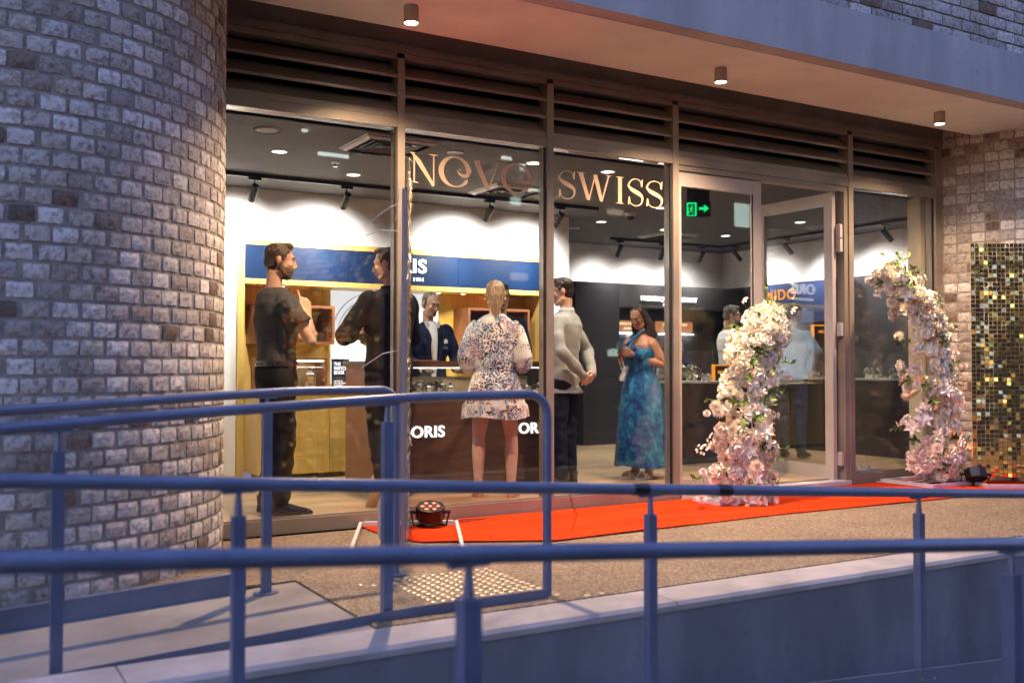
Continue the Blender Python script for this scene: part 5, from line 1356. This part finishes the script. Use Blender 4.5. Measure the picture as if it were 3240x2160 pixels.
def person(label, loc, yaw, h, skin, sh, arms, legs, headrot=(0,0), neck_tilt=(0,0), male=True, hair='short', hairmat=None, top=None, bottom=None, shoes=None, w=1.0, b=1.0, lean=None, girth=1.0):
    """local frame faces +y, 1.78 m tall; arms: dict side -> (shoulder, elbow, wrist, hand dir, side, normal, curl)"""
    t = thing('person', label, 'person', loc, yaw); s = h/1.78; t.scale = (s,s,s)
    hp = Vector((neck_tilt[0], .02+neck_tilt[1], 1.66))
    MH = Matrix.Translation(hp) @ Matrix.Rotation(headrot[0],4,'Z') @ Matrix.Rotation(headrot[1],4,'X')
    skm = MB(); head_parts(skm, MH, male)
    nb_ = MH @ Vector((0,-.03,-.06))
    skm.tube([nb_, (nb_ + Vector((0,-.02,1.5)))*.5 + Vector((0,0,-.0)), (0,-.022,1.47), (0,-.01,1.40)], [.052,.052,.058,.055] if male else [.043,.043,.052,.06], 16)
    skm.loft([(q[0],q[1],q[2]-.006,q[3]*.88,q[4]*.86) for q in TORSO(w,b)], 20)
    for sd, A in arms.items():
        A = (Vector(A[0]) + Vector((-.014 if A[0][0] > 0 else .014, 0, -.036 if top is None else -.01)),) + tuple(A[1:])
        limb(skm, [Vector(A[0]), (Vector(A[0])*.45+Vector(A[1])*.55), Vector(A[1]), (Vector(A[1])*.6+Vector(A[2])*.4), Vector(A[2])], [q*girth for q in ((.041,.041,.037,.038,.025) if male else (.043,.038,.032,.033,.021))])
        hand(skm, A[2], A[3], A[4], A[5], A[6], 1.0 if male else .9, point=(len(A) > 7 and A[7]), thumb=(A[8] if len(A) > 8 else 1))
    for P in legs:
        limb(skm, [Vector(P[0]), (Vector(P[0])+Vector(P[1]))*.5, Vector(P[1]), Vector(P[1])*.68+Vector(P[2])*.32, Vector(P[2])], (.086,.074,.052,.056,.036) if male else (.086,.076,.052,.056,.034))
        foot(skm, P[2], P[3], pitch=P[4] if len(P) > 4 else 0)
    bme = fuse(skm, .0065, 'body', skin, 2)
    bo_ = link('body', bme, t)
    # face details
    def fpart(name, mbx, m_): return link(name, (lambda q: (q.add([MH @ Vector(p) for p in mbx.v], mbx.f), q)[1])(MB()).mesh(name, m_, True), bo_)
    for s_ in (-1,1):
        m = MB(); m.ball((s_*.031,.0822,.0125), .0095, .003, .0026, 10, 6); fpart('eye', m, EYEW)
        m = MB(); m.tube([(s_*.016,.0935,.033),(s_*.032,.088,.037),(s_*.046,.076,.033)], [.002,.003,.0015], 6); fpart('eyebrow', m, BRO if male else pbr('brow_soft', (.16,.085,.05), .7) if 'brow_soft' not in MT else MT['brow_soft'])
    m = MB(); m.ball((0,.0875,-.0545), .0205, .009, .0045, 10, 6); m.ball((0,.0865,-.0615), .018, .009, .0045, 10, 6); fpart('lips', m, sh.get('lips', MOUTH))
    # hair
    if hair:
        hm = MB()
        if hair == 'short':
            hm.ball((0,-.020,.047), .080, .093, .084, 22, 14); hm.ball((0,-.050,-.006), .066, .058, .058, 18, 12); hm.ball((0,.030,.108), .052, .048, .026, 14, 8)
            for q in range(26):
                a = random.uniform(0,2*PI); r0 = random.uniform(0,.06); hm.ball((r0*math.cos(a), -.005+r0*math.sin(a)*1.1, .112-r0*r0*4+random.uniform(0,.008)), .014,.02,.012, 8, 6)
            for s_ in (-1,1): hm.tube([(s_*.073,.012,.045),(s_*.075,.016,.01)], [.012,.006], 8)
        elif hair == 'thin':
            hm.ball((0,-.024,.043), .078, .089, .083, 22, 14); hm.ball((0,-.05,-.005), .064, .055, .055, 18, 12)
            for s_ in (-1,1): hm.tube([(s_*.073,.008,.04),(s_*.074,.014,.008)], [.010,.006], 8)
        elif hair == 'pony':
            hm.ball((0,-.018,.044), .080, .095, .084, 22, 14); hm.ball((0,-.045,-.008), .070, .062, .062, 18, 12)
            hm.ball((0,-.118,.05), .024,.022,.02, 12, 8)
            for q in range(7):
                o_ = (q-3)*.008; hm.tube([(o_*.4,-.115,.062),(o_*1.3,-.165,.045),(o_*1.7,-.178,-.03),(o_*1.5,-.168,-.11),(o_*.9+.006*math.sin(q*3),-.155,-.19-.01*(q%3))], [.010,.014,.0145,.012,.003], 10)
        elif hair == 'long':
            hm.ball((0,-.026,.047), .080, .090, .084, 22, 14); hm.ball((0,-.06,-.03), .082, .055, .09, 18, 12)
            for q in range(22):
                a = R(150 + q*240/21 - 0) ; a = R(-25 - q*130/21*1.0) if False else R(270 + (q-10.5)/10.5*95)
                x = .079*math.cos(a); y = -.02 + .088*math.sin(a)
                jx = random.uniform(-.012,.012); ln = random.uniform(.30,.40)
                fx = 1.25 if abs(x) > .05 else 1.1
                hm.tube([(x*.9,y*.9,.06),(x*1.05,y*1.02,-.02),(x*fx+jx,y*1.15-.015,-.12),(x*(fx+.15)-jx,y*1.1-.02,-.22),(x*(fx+.1)+jx,y*1.05-.02,-.06-ln)], [.016,.018,.017,.015,.004], 8)
            for s_ in (-1,1):
                for q in range(3): hm.tube([(s_*.060,.020-q*.02,.085),(s_*(.080+.004*q),.0-q*.02,.0),(s_*(.090+.01*q),.0-q*.01,-.10),(s_*(.092+.012*q),.045-q*.02,-.20),(s_*(.095+.01*q),.06-q*.02,-.31)], [.012,.014,.015,.014,.004], 8)
        q = MB(); q.add([MH @ Vector(p) for p in hm.v], hm.f)
        link('hair', fuse(q, .006, 'hair', hairmat, 1, wav(5, .0032, 170, 60, 25)), t)
    return t, MH, skm
def cloth(name, parent, mb, vox, m_, folds, smooth=3):
    return link(name, fuse(mb, vox, name, m_, smooth, folds), parent)
def trousers(t, legs, m_, w=1.0, b=1.0, seed=1, waist=.99, hem=.055, thigh=.097):
    m = MB(); m.loft([(0,0,.80,.150*w,.115*b),(0,-.005,.88,.172*w,.128*b),(0,-.005,.95,.172*w,.126*b),(0,0,waist,.158*w,.112*b)], 22)
    for P in legs:
        a, k, an = Vector(P[0]), Vector(P[1]), Vector(P[2])
        limb(m, [a, (a+k)*.5, k, k*.55+an*.45, an + (k-an).normalized()*.03], (thigh, thigh*.9, .074, .066, hem+.004))
    return cloth('trousers', t, m, .009, m_, wav(seed, .007, 16, 16, 44, .0015))
def shoes_(t, legs, m_, pitch=0):
    for P in legs:
        m = MB(); foot(m, P[2], P[3], pitch=P[4] if len(P) > 4 else 0); 
        c = Vector((P[2][0],P[2][1],0)); m.v = [tuple((Vector(p)-Vector((c.x,c.y,.04)))*1.06 + Vector((c.x,c.y,.0425))) for p in m.v]
        link('shoe', m.mesh('shoe', m_, True), t)
def top_(name, t, arms, m_, seed, w=1.0, b=1.0, hem=.86, sleeve=1.0, rad=(.066,.058,.050,.043), amp=.008, extra=None, vox=.009, hemf=1.0):
    m = MB(); T = [q for q in TORSO(w*1.09,b*1.12) if q[2] >= hem+.03]
    T = [(0,0,hem,.172*w*hemf,.128*b*hemf)] + T
    T[-1] = (0,-.015,1.485,.088*w,.074*b)
    m.loft(T, 24)
    for sd, A in arms.items():
        a, e, wr = Vector(A[0]), Vector(A[1]), Vector(A[2])
        a = a + Vector((-.012*(1 if a.x > 0 else -1),0,-.034))
        m.ball(tuple(a + Vector((-.02*(1 if a.x > 0 else -1),0,-.002))), .070,.066,.062, 14, 9)
        if sleeve >= 1: limb(m, [a, (a+e)*.5, e, (e+wr)*.5, wr - (wr-e).normalized()*.01], (rad[0],rad[0]*.93,rad[1],rad[2],rad[3]))
        else: m.tube([a, a + (e-a)*sleeve*.7, a + (e-a)*sleeve], [rad[0]*1.02, rad[0], rad[0]*1.04], 16)
    if extra: extra(m)
    return cloth(name, t, m, vox, m_, wav(seed, amp, 20, 20, 26, .001))
STAND = [((.095,0,.90),(.10,.015,.49),(.105,-.005,.08),R(-8)), ((-.095,0,.90),(-.10,.015,.49),(-.105,-.005,.08),R(8))]
TEE = pbr('tee_grey', (.066,.064,.066), .9, var=.15, vs=20, bump=.3, bs=400, bd=.001, spec=.2)
JEAN = pbr('jeans_black', (.009,.009,.011), .85, spec=.2, var=.3, vs=25, bump=.3, bs=300, bd=.001)
LEATH = pbr('shoe_leather', (.012,.009,.009), .16, var=.1, coat=.6)
NAVY = pbr('suit_navy', (.006,.007,.016), .85, var=.15, vs=30, bump=.2, bs=500, bd=.001, spec=.2)
NAVY2 = pbr('blazer_navy', (.009,.018,.05), .8, var=.15, vs=30, bump=.2, bs=500, bd=.001, spec=.25)
SAND = pbr('blazer_stone', (.26,.265,.25), .8, var=.06, vs=20, bump=.25, bs=500, bd=.001, sheen=.15)
WSH = pbr('shirt_white', (.78,.78,.78), .75, var=.03, bump=.2, bs=300, bd=.001)
TAN = pbr('sneaker_tan', (.42,.26,.14), .6, var=.12, vs=30)
DENIM = pbr('trouser_denim', (.05,.08,.17), .8, var=.25, vs=30, bump=.3, bs=300, bd=.001)
LBLUE = pbr('shirt_blue', (.16,.30,.52), .75, var=.08, bump=.2, bs=300, bd=.001)

# 1 man in grey shirt, finger to his chin
A1 = {'r': ((.185,.0,1.435),(.225,.165,1.135),(.125,.165,1.325),(-.42,-.08,.9),(-.35,.9,.1),(-.85,-.35,-.2),.95,True,1), 'l': ((-.185,0,1.435),(-.215,.12,1.17),(-.03,.24,1.15),(.95,.05,.1),(0,.3,1),(0,-1,0),.7,False,-1)}
L1 = [((.095,0,.90),(.10,.03,.49),(.12,.0,.08),R(-14)), ((-.095,0,.90),(-.085,.01,.49),(-.07,-.045,.08),R(10))]
p1, M1_, _ = person('man in grey T-shirt and black jeans with a finger on his chin', (2.085,6.775,0), R(-93), 1.87, SK1, {}, A1, L1, headrot=(R(-13),R(-6)), hair='short', hairmat=HB, w=1.02, b=1.08)
bd_ = MB(); bd_.ball((0,.024,-.052), .0605,.0725,.058, 20, 12); bd_.ball((0,.054,-.088), .0355,.029,.027, 12, 8)
for s_ in (-1,1): bd_.tube([(s_*.0665,.002,.0),(s_*.0625,.008,-.05),(s_*.045,.035,-.078),(s_*.02,.062,-.094)], [.012,.018,.020,.018], 8)
q = MB(); q.add([M1_ @ Vector(p) for p in bd_.v], bd_.f); link('beard', fuse(q, .006, 'beard', pbr('beard', (.10,.055,.035), .8, var=.4, vs=90), 1), p1)
top_('t_shirt', p1, A1, TEE, 11, 1.02, 1.08, hem=.975, sleeve=.62, rad=(.076,.06,.05,.04), amp=.009)
trousers(p1, L1, JEAN, 1.02, 1.08, 12, 1.0); shoes_(p1, L1, LEATH)
m = MB(); m.loft([(0,-.003,.972,.176,.134),(0,-.003,1.005,.172,.130)], 26, cap=False); link('belt', m.mesh('belt', LEATH, True), p1)

# 2 man in dark suit seen from behind
A2 = {'l': ((-.19,0,1.44),(-.315,.10,1.16),(-.10,.26,1.18),(1,.1,.1),(0,0,1),(0,-1,0),.6,False,-1), 'r': ((.19,0,1.44),(.30,.08,1.16),(.10,.27,1.14),(-1,.1,.1),(0,0,1),(0,-1,0),.6,False,1)}
L2 = [((.095,0,.90),(.11,.02,.49),(.13,.02,.08),R(-20)), ((-.095,0,.90),(-.07,.03,.50),(-.16,-.13,.17),R(20),R(-55))]
p2_, M2_, _ = person('man in dark suit and tan sneakers seen from behind at the first mullion', (2.965,6.87,0), R(18), 1.90, SK1, {}, A2, L2, headrot=(R(28),R(-8)), hair='short', hairmat=HB, w=1.05, b=1.05)
def coll(m):
    m.loft([(0,-.02,1.46,.082,.078),(0,-.026,1.515,.070,.070)], 20)
top_('suit_jacket', p2_, A2, NAVY, 21, 1.07, 1.1, hem=.80, extra=coll, amp=.007, rad=(.074,.066,.056,.05), hemf=1.06)
trousers(p2_, L2, NAVY, 1.0, 1.0, 22); shoes_(p2_, L2, TAN)

# 3 salesman behind the counter, smiling down to the right
A3 = {'l': ((-.19,0,1.44),(-.27,.03,1.15),(-.17,.26,1.05),(.2,1,-.1),(1,0,0),(0,0,-1),.3,False,1), 'r': ((.19,0,1.44),(.27,.03,1.15),(.17,.26,1.05),(-.2,1,-.1),(1,0,0),(0,0,-1),.3,False,-1)}
p3, M3_, _ = person('smiling man in navy blazer and open white shirt behind the counter', (4.0,8.34,0), R(176), 1.70, SK3, {}, A3, STAND, headrot=(R(14),R(-16)), neck_tilt=(0,.03), hair='thin', hairmat=HG, w=1.05, b=1.08)
def lap(m):
    m.loft([(0,-.02,1.46,.078,.072),(0,-.028,1.50,.068,.066)], 20)
top_('blazer', p3, A3, NAVY2, 31, 1.07, 1.1, hem=.82, extra=lap, rad=(.074,.066,.056,.048), amp=.006)
m = MB(); m.loft([(.0,.105,.95,.028,.046),(0,.108,1.10,.036,.045),(0,.112,1.28,.048,.050),(0,.098,1.38,.058,.052),(0,.062,1.45,.066,.05),(0,.035,1.50,.060,.045)], 18); link('shirt', m.mesh('shirt', WSH, True), p3)
for s_ in (-1,1):
    m = MB(); m.prism([(s_*.012,1.435),(s_*.062,1.515),(s_*.082,1.47),(s_*.045,1.405)], .098, .104); link('collar', m.mesh('collar', WSH), p3)
    m = MB(); m.add([(s_*.026,.158,1.10),(s_*.046,.166,1.27),(s_*.082,.148,1.36),(s_*.085,.10,1.46),(s_*.125,.118,1.39),(s_*.108,.148,1.30),(s_*.06,.160,1.16)], [(0,1,5,6),(1,2,4,5),(2,3,4)]); link('lapel', m.mesh('lapel', NAVY2), p3)
m = MB(); m.prism([(-.135,1.29),(-.10,1.285),(-.098,1.315),(-.115,1.335),(-.122,1.32),(-.137,1.325)], .147, .151); link('pocket_square', m.mesh('pocket_square', WSH), p3)
m = MB(); m.box(-.135,-.095,.1475,.151,1.235,1.26); link('name_badge', m.mesh('name_badge', pbr('badge', (.10,.14,.2), .3)), p3)
trousers(p3, STAND, NAVY, seed=32); shoes_(p3, STAND, LEATH)

# 4 woman in floral dress with ponytail
def floral():
    m = bpy.data.materials.new('floral_cloth'); n, l, b = nt(m)
    tc = n.new('ShaderNodeTexCoord')
    def layer(scale, seed, th, cl_scale, cl_lo, cl_hi, dist=1.5):
        mp = n.new('ShaderNodeMapping'); mp.inputs['Location'].default_value = (seed,seed*2.1,seed*.7); l.new(tc.outputs['Object'], mp.inputs[0])
        vo = n.new('ShaderNodeTexVoronoi'); vo.inputs['Scale'].default_value = scale; vo.feature = 'F1'
        dn = n.new('ShaderNodeTexNoise'); dn.inputs['Scale'].default_value = scale*.9; l.new(mp.outputs[0], dn.inputs['Vector'])
        ad = n.new('ShaderNodeVectorMath'); ad.operation = 'MULTIPLY_ADD'; ad.inputs[1].default_value = (dist/scale,)*3
        l.new(dn.outputs['Color'], ad.inputs[0]); l.new(mp.outputs[0], ad.inputs[2]); l.new(ad.outputs[0], vo.inputs['Vector'])
        a = n.new('ShaderNodeMath'); a.operation = 'LESS_THAN'; a.inputs[1].default_value = th; l.new(vo.outputs['Distance'], a.inputs[0])
        cn = n.new('ShaderNodeTexNoise'); cn.inputs['Scale'].default_value = cl_scale; l.new(mp.outputs[0], cn.inputs['Vector'])
        g = n.new('ShaderNodeMapRange'); g.inputs[1].default_value = cl_lo; g.inputs[2].default_value = cl_hi; l.new(cn.outputs['Fac'], g.inputs[0])
        mu = n.new('ShaderNodeMath'); mu.operation = 'MULTIPLY'; l.new(a.outputs[0], mu.inputs[0]); l.new(g.outputs[0], mu.inputs[1]); return mu.outputs[0]
    cur = None
    base = (.80,.77,.73,1)
    prev = n.new('ShaderNodeRGB'); prev.outputs[0].default_value = base; prev = prev.outputs[0]
    for (sc_, sd, th, cs, lo, hi, c) in ((95,3.1,.5,4,.55,.59,(.42,.14,.11)),(80,7.7,.5,4.5,.51,.55,(.10,.22,.42)),(60,1.3,.48,3.6,.53,.57,(.025,.03,.075)),(110,9.2,.5,5,.55,.59,(.16,.18,.30))):
        f = layer(sc_, sd, th, cs, lo, hi); x = n.new('ShaderNodeMix'); x.data_type = 'RGBA'; l.new(f, x.inputs[0]); l.new(prev, x.inputs[6]); x.inputs[7].default_value = (*c,1); prev = x.outputs[2]
    l.new(prev, b.inputs['Base Color']); b.inputs['Roughness'].default_value = .8
    return m
FLOR = floral()
def watercolour():
    m = bpy.data.materials.new('blue_floral_cloth'); n, l, b = nt(m)
    tc = n.new('ShaderNodeTexCoord'); nz = n.new('ShaderNodeTexNoise'); nz.inputs['Scale'].default_value = 12; nz.inputs['Detail'].default_value = 10; nz.inputs['Roughness'].default_value = .85; nz.inputs['Distortion'].default_value = .15
    l.new(tc.outputs['Object'], nz.inputs['Vector'])
    rp = n.new('ShaderNodeValToRGB'); e = rp.color_ramp.elements; e[0].position = .30; e[0].color = (.004,.006,.04,1); e[1].position = .74; e[1].color = (.36,.62,.70,1)
    for p, c in ((.42,(.006,.022,.13)),(.47,(.0,.06,.26)),(.50,(.003,.10,.20)),(.54,(.01,.17,.26)),(.58,(.06,.30,.40)),(.63,(.02,.14,.34))):
        q = e.new(p); q.color = (*c,1)
    l.new(nz.outputs['Fac'], rp.inputs[0])
    n2 = n.new('ShaderNodeTexNoise'); n2.inputs['Scale'].default_value = 5; n2.inputs['Detail'].default_value = 6; l.new(tc.outputs['Object'], n2.inputs['Vector'])
    mr = n.new('ShaderNodeMapRange'); mr.inputs[1].default_value = .60; mr.inputs[2].default_value = .70; mr.inputs[4].default_value = .7; l.new(n2.outputs['Color'], mr.inputs[0])
    x = n.new('ShaderNodeMix'); x.data_type = 'RGBA'; l.new(mr.outputs[0], x.inputs[0]); l.new(rp.outputs[0], x.inputs[6]); x.inputs[7].default_value = (.16,.10,.30,1)
    l.new(x.outputs[2], b.inputs['Base Color']); b.inputs['Roughness'].default_value = .7
    return m
WCOL = watercolour()
A4 = {'l': ((-.165,0,1.43),(-.215,-.01,1.14),(-.17,.22,1.13),(.3,1,0),(0,0,1),(1,0,0),.5,False,-1), 'r': ((.165,0,1.43),(.215,-.01,1.14),(.17,.22,1.13),(-.3,1,0),(0,0,1),(-1,0,0),.5,False,1)}
L4 = [((.10,0,.90),(.135,.01,.50),(.135,-.01,.08),R(-12)), ((-.10,0,.90),(-.135,.01,.50),(-.135,-.01,.08),R(12))]
p4_, M4_, _ = person('woman with blonde ponytail in short floral dress seen from behind', (3.835,6.80,0), R(-33), 1.69, SK3, {}, A4, L4, headrot=(R(6),R(-6)), male=False, hair='pony', hairmat=HL, w=1.0, b=1.0, girth=1.1)
m = MB(); m.loft([(0,0,1.0,.155,.125),(0,-.01,1.07,.168,.138),(0,-.012,1.16,.176,.145),(0,-.01,1.28,.184,.145),(0,-.012,1.39,.178,.128),(0,-.018,1.455,.135,.10),(0,-.02,1.50,.075,.066)], 30)
for s_ in (-1,1):
    m.tube([(s_*.13,-.005,1.42),(s_*.178,-.015,1.36),(s_*.215,-.03,1.25),(s_*.232,-.02,1.16),(s_*.228,.02,1.09),(s_*.218,.06,1.055),(s_*.21,.08,1.05)], [.060,.068,.072,.080,.080,.056,.038], 18)
cloth('blouse', p4_, m, .009, FLOR, lambda co: (wav(41,.005,30,30,10)(co) + .004*np.sin(np.arctan2(co[:,1],co[:,0])*26)*np.clip((co[:,2]-1.2)*4,0,1)).astype('f'))
def skirt(secs, n, ruf, k, seed):
    m = MB(); rs = random.Random(seed); ph = rs.random()*6; vs = []; fs = []
    for i, (z, rx, ry, am) in enumerate(secs):
        for q in range(n):
            a = 2*PI*q/n; f = 1 + am*(math.sin(a*k+ph+z*1.5) + .5*math.sin(a*k*1.7+2*ph+z*3))*ruf
            vs.append((rx*f*math.cos(a), ry*f*math.sin(a)-.005, z + (.012*math.sin(a*3+ph) if i == 0 else 0)))
    for i in range(len(secs)-1):
        for q in range(n):
            q2 = (q+1)%n; fs.append((i*n+q, i*n+q2, (i+1)*n+q2, (i+1)*n+q))
    m.add(vs, fs); return m
sk = skirt([(.655,.275,.235,1),(.76,.262,.222,1),(.765,.245,.205,1),(.85,.225,.19,.9),(.93,.205,.17,.7),(1.0,.185,.15,.4),(1.04,.16,.13,.1),(1.07,.155,.125,0),(1.09,.165,.13,0)], 120, .035, 17, 3)
link('skirt', sk.mesh('skirt', FLOR, True), p4_)
sk = skirt([(.725,.262,.228,1),(.77,.25,.212,1)], 120, .04, 13, 5); link('hem_ruffle', sk.mesh('hem_ruffle', pbr('cream_cloth', (.68,.64,.56), .8), True), p4_)
m = MB(); m.loft([(0,-.003,1.035,.168,.138),(0,-.003,1.075,.166,.136)], 30, cap=False); link('waistband', m.mesh('waistband', FLOR, True), p4_)
shoes_(p4_, [(a,b_,(c[0],c[1],.062),d) for a,b_,c,d in L4], pbr('flats_tan', (.45,.24,.16), .6))
for s_ in (-1,1):
    m = MB(); m.ball((s_*.079,-.004,-.028), .006,.006,.008, 8, 6); q = MB(); q.add([M4_ @ Vector(p) for p in m.v], m.f); link('earring', q.mesh('earring', MT['steel'], True), p4_)

# 5 man behind the counter, only his head shows beside hers
A5 = {'l': ((-.19,0,1.44),(-.24,.0,1.15),(-.20,.12,.92),(0,.2,-1),(0,1,0),(1,0,0),.4,False,1), 'r': ((.19,0,1.44),(.24,0,1.15),(.20,.12,.92),(0,.2,-1),(0,1,0),(-1,0,0),.4,False,-1)}
p5, _, _ = person('man with short brown hair partly hidden behind the blonde woman', (4.72,8.25,0), R(150), 1.80, SK1, {}, A5, STAND, headrot=(R(20),R(-10)), hair='short', hairmat=HB)
top_('shirt', p5, A5, NAVY2, 51); trousers(p5, STAND, NAVY, seed=52); shoes_(p5, STAND, LEATH)

# 6 man in pale blazer, hands clasped behind
A6 = {'l': ((-.19,0,1.44),(-.275,-.09,1.16),(-.085,-.215,.945),(.85,-.1,-.45),(0,-.3,1),(.1,1,0),.9,False,1), 'r': ((.19,0,1.44),(.275,-.10,1.16),(.085,-.235,.955),(-.85,.0,-.45),(0,-.3,1),(-.1,1,0),1.1,False,-1)}
L6 = [((.095,0,.90),(.10,.01,.49),(.10,-.02,.08),R(-12)), ((-.095,0,.90),(-.10,.01,.49),(-.10,-.02,.08),R(12))]
p6, M6_, _ = person('man in pale stone blazer with hands clasped behind his back', (4.68,7.10,0), R(33), 1.77, SK1, {}, A6, L6, headrot=(R(24),R(-10)), hair='short', hairmat=HD, w=1.06, b=1.1)
top_('blazer', p6, A6, SAND, 61, 1.0, 1.04, hem=.80, extra=coll, rad=(.062,.053,.046,.039), amp=.014, hemf=1.22)
m = MB(); m.loft([(0,-.022,1.49,.066,.064),(0,-.026,1.53,.060,.060)], 20, cap=False); link('collar', m.mesh('collar', WSH, True), p6)
trousers(p6, L6, NAVY, .92, .95, 62); shoes_(p6, L6, LEATH)

# 7 woman in blue dress looking at her phone
A7 = {'l': ((-.170,0,1.425),(-.225,-.11,1.165),(-.055,.20,1.285),(.35,1,.25),(0,.2,1),(1,0,0),.7,False,-1), 'r': ((.170,0,1.425),(.215,-.02,1.165),(.055,.24,1.265),(-.3,1,.25),(0,.2,1),(-1,0,0),.7,False,1)}
L7 = [((.10,0,.90),(.10,.01,.50),(.075,.02,.075),R(-4)), ((-.10,0,.90),(-.10,.01,.50),(-.085,-.02,.075),R(6))]
p7, M7_, _ = person('woman in long blue floral halter dress looking at her phone', (5.66,7.30,0), R(98), 1.57, SK2, {'lips': RLIP}, A7, L7, headrot=(R(10),R(-24)), neck_tilt=(0,.02), male=False, hair='long', hairmat=HD, w=1.12, b=1.28, girth=1.42)
m = MB(); m.loft([(0,0,1.02,.172,.150),(0,.0,1.10,.165,.150),(0,.01,1.20,.186,.168),(0,.02,1.29,.198,.178),(0,.012,1.335,.200,.168),(0,.01,1.345,.195,.163)], 28)
m.ball((-.085,.11,1.27), .088,.085,.075, 14, 10); m.ball((.085,.11,1.27), .088,.085,.075, 14, 10)
cloth('bodice', p7, m, .009, WCOL, wav(71,.004,40,40,30))
for s_ in (-1,1):
    m = MB(); m.tube([(s_*.075,.185,1.325),(s_*.02,.165,1.40),(-s_*.035,.11,1.465),(-s_*.055,.03,1.52),(-s_*.04,-.055,1.53)], [.022,.016,.014,.012,.010], 10); link('halter_strap', m.mesh('halter_strap', WCOL, True), p7)
sk = skirt([(.125,.285,.27,1),(.25,.275,.258,1),(.5,.255,.24,.9),(.75,.24,.225,.7),(.90,.222,.21,.5),(1.0,.19,.182,.25),(1.05,.176,.162,.1),(1.07,.172,.156,0)], 120, .045, 9, 9)
link('skirt', sk.mesh('skirt', WCOL, True), p7)
WS = pbr('sandal_white', (.82,.80,.76), .4)
for P in L7:
    m = MB(); M = Matrix.Translation((P[2][0],P[2][1],0)) @ Matrix.Rotation(P[3],4,'Z')
    m.loft([(0,.085,.002,.045,.135),(0,.085,.016,.045,.135)], 20); m.tube([(-.046,.10,.012),(-.035,.10,.05),(0,.105,.066),(.035,.10,.05),(.046,.10,.012)], [.012,.014,.016,.014,.012], 8, sx=1.0); m.tube([(-.045,.05,.012),(-.03,.08,.055),(.03,.12,.055),(.045,.15,.012)], [.01,.011,.011,.01], 8)
    q = MB(); q.add([M @ Vector(p) for p in m.v], m.f); link('sandal', q.mesh('sandal', WS, True), p7)
ph = thing('phone', 'dark green phone held by the woman in the blue dress', 'phone', (5.66,7.30,0), R(98)); ph.scale = (1.57/1.78,)*3
def hb_(name, m_, M, *a): q = MB(); q.box(*a, M); return link(name, q.mesh(name, m_), ph)
Mp = Matrix.Translation((0,.335,1.345)) @ Matrix.Rotation(R(28),4,'X')
hb_('phone_body', pbr('phone_green', (.03,.06,.05), .25), Mp, -.036,.036,-.004,.004,-.075,.075)
hb_('screen', emit('screen', (.5,.6,.7), .35), Mp, -.033,.033,-.0052,-.0042,-.070,.070)
hg = thing('handbag', 'small white clutch bag hanging below her phone hand', 'bag', (5.66,7.30,0), R(98)); hg.scale = (1.57/1.78,)*3
m = MB(); m.box(-.03,.03,-.012,.012,-.09,.07, Matrix.Translation((.02,.225,1.09)) @ Matrix.Rotation(R(24),4,'X')); q = link('bag_body', m.mesh('bag_body', pbr('bag_cream', (.72,.68,.55), .4)), hg)
m = MB(); m.tube([(.045,.25,1.155),(.04,.285,1.23),(-.0,.29,1.25),(-.005,.25,1.155)], .006, 8); link('bag_strap', m.mesh('bag_strap', MT['bag_cream'], True), hg)

# 8 man in white shirt with glasses behind the flower column
p8, M8_, _ = person('bearded man in white shirt and glasses behind the glass case', (8.16,8.82,0), R(-124), 1.73, SK3, {}, A5, STAND, headrot=(R(-4),R(-10)), hair='short', hairmat=HG, w=1.05, b=1.15)
top_('shirt', p8, A5, WSH, 81, 1.05, 1.18, rad=(.072,.064,.056,.05)); trousers(p8, STAND, NAVY, seed=82); shoes_(p8, STAND, LEATH)
m = MB()
for s_ in (-1,1):
    m.tube([(s_*.031+.019*math.cos(a), .096, .012+.014*math.sin(a)) for a in [2*PI*k/12 for k in range(13)]], .0018, 6, cap=False); m.tube([(s_*.05,.096,.015),(s_*.078,.05,.012),(s_*.08,-.01,.010)], .0018, 6)
m.tube([(-.012,.098,.014),(.012,.098,.014)], .0018, 6)
q = MB(); q.add([M8_ @ Vector(p) for p in m.v], m.f); link('glasses', q.mesh('glasses', MT['black_plastic'], True), p8)
bd_ = MB(); bd_.ball((0,.024,-.055), .0605,.0725,.056, 20, 12); bd_.ball((0,.054,-.09), .0355,.029,.027, 12, 8)
q = MB(); q.add([M8_ @ Vector(p) for p in bd_.v], bd_.f); link('beard', fuse(q, .006, 'beard', pbr('beard_grey', (.30,.22,.18), .8, var=.4, vs=90), 1), p8)

# 9 man in blue shirt at the tall case
A9 = {'l': ((-.19,0,1.44),(-.27,.16,1.20),(-.16,.36,1.05),(.2,.9,-.4),(1,0,0),(0,0,-1),.4,False,1), 'r': ((.19,0,1.44),(.33,-.06,1.22),(.20,.06,1.02),(-.3,.3,-.8),(1,0,0),(0,1,0),.5,False,-1)}
p9, _, _ = person('man in blue shirt and jeans bending to the glass case beyond the door', (8.33,8.02,0), R(-70), 1.72, SK1, {}, A9, STAND, headrot=(R(-10),R(-30)), neck_tilt=(0,.06), hair='short', hairmat=HD, w=1.04, b=1.1)
top_('shirt', p9, A9, LBLUE, 91, 1.05, 1.15); trousers(p9, STAND, DENIM, seed=92); shoes_(p9, STAND, LEATH)
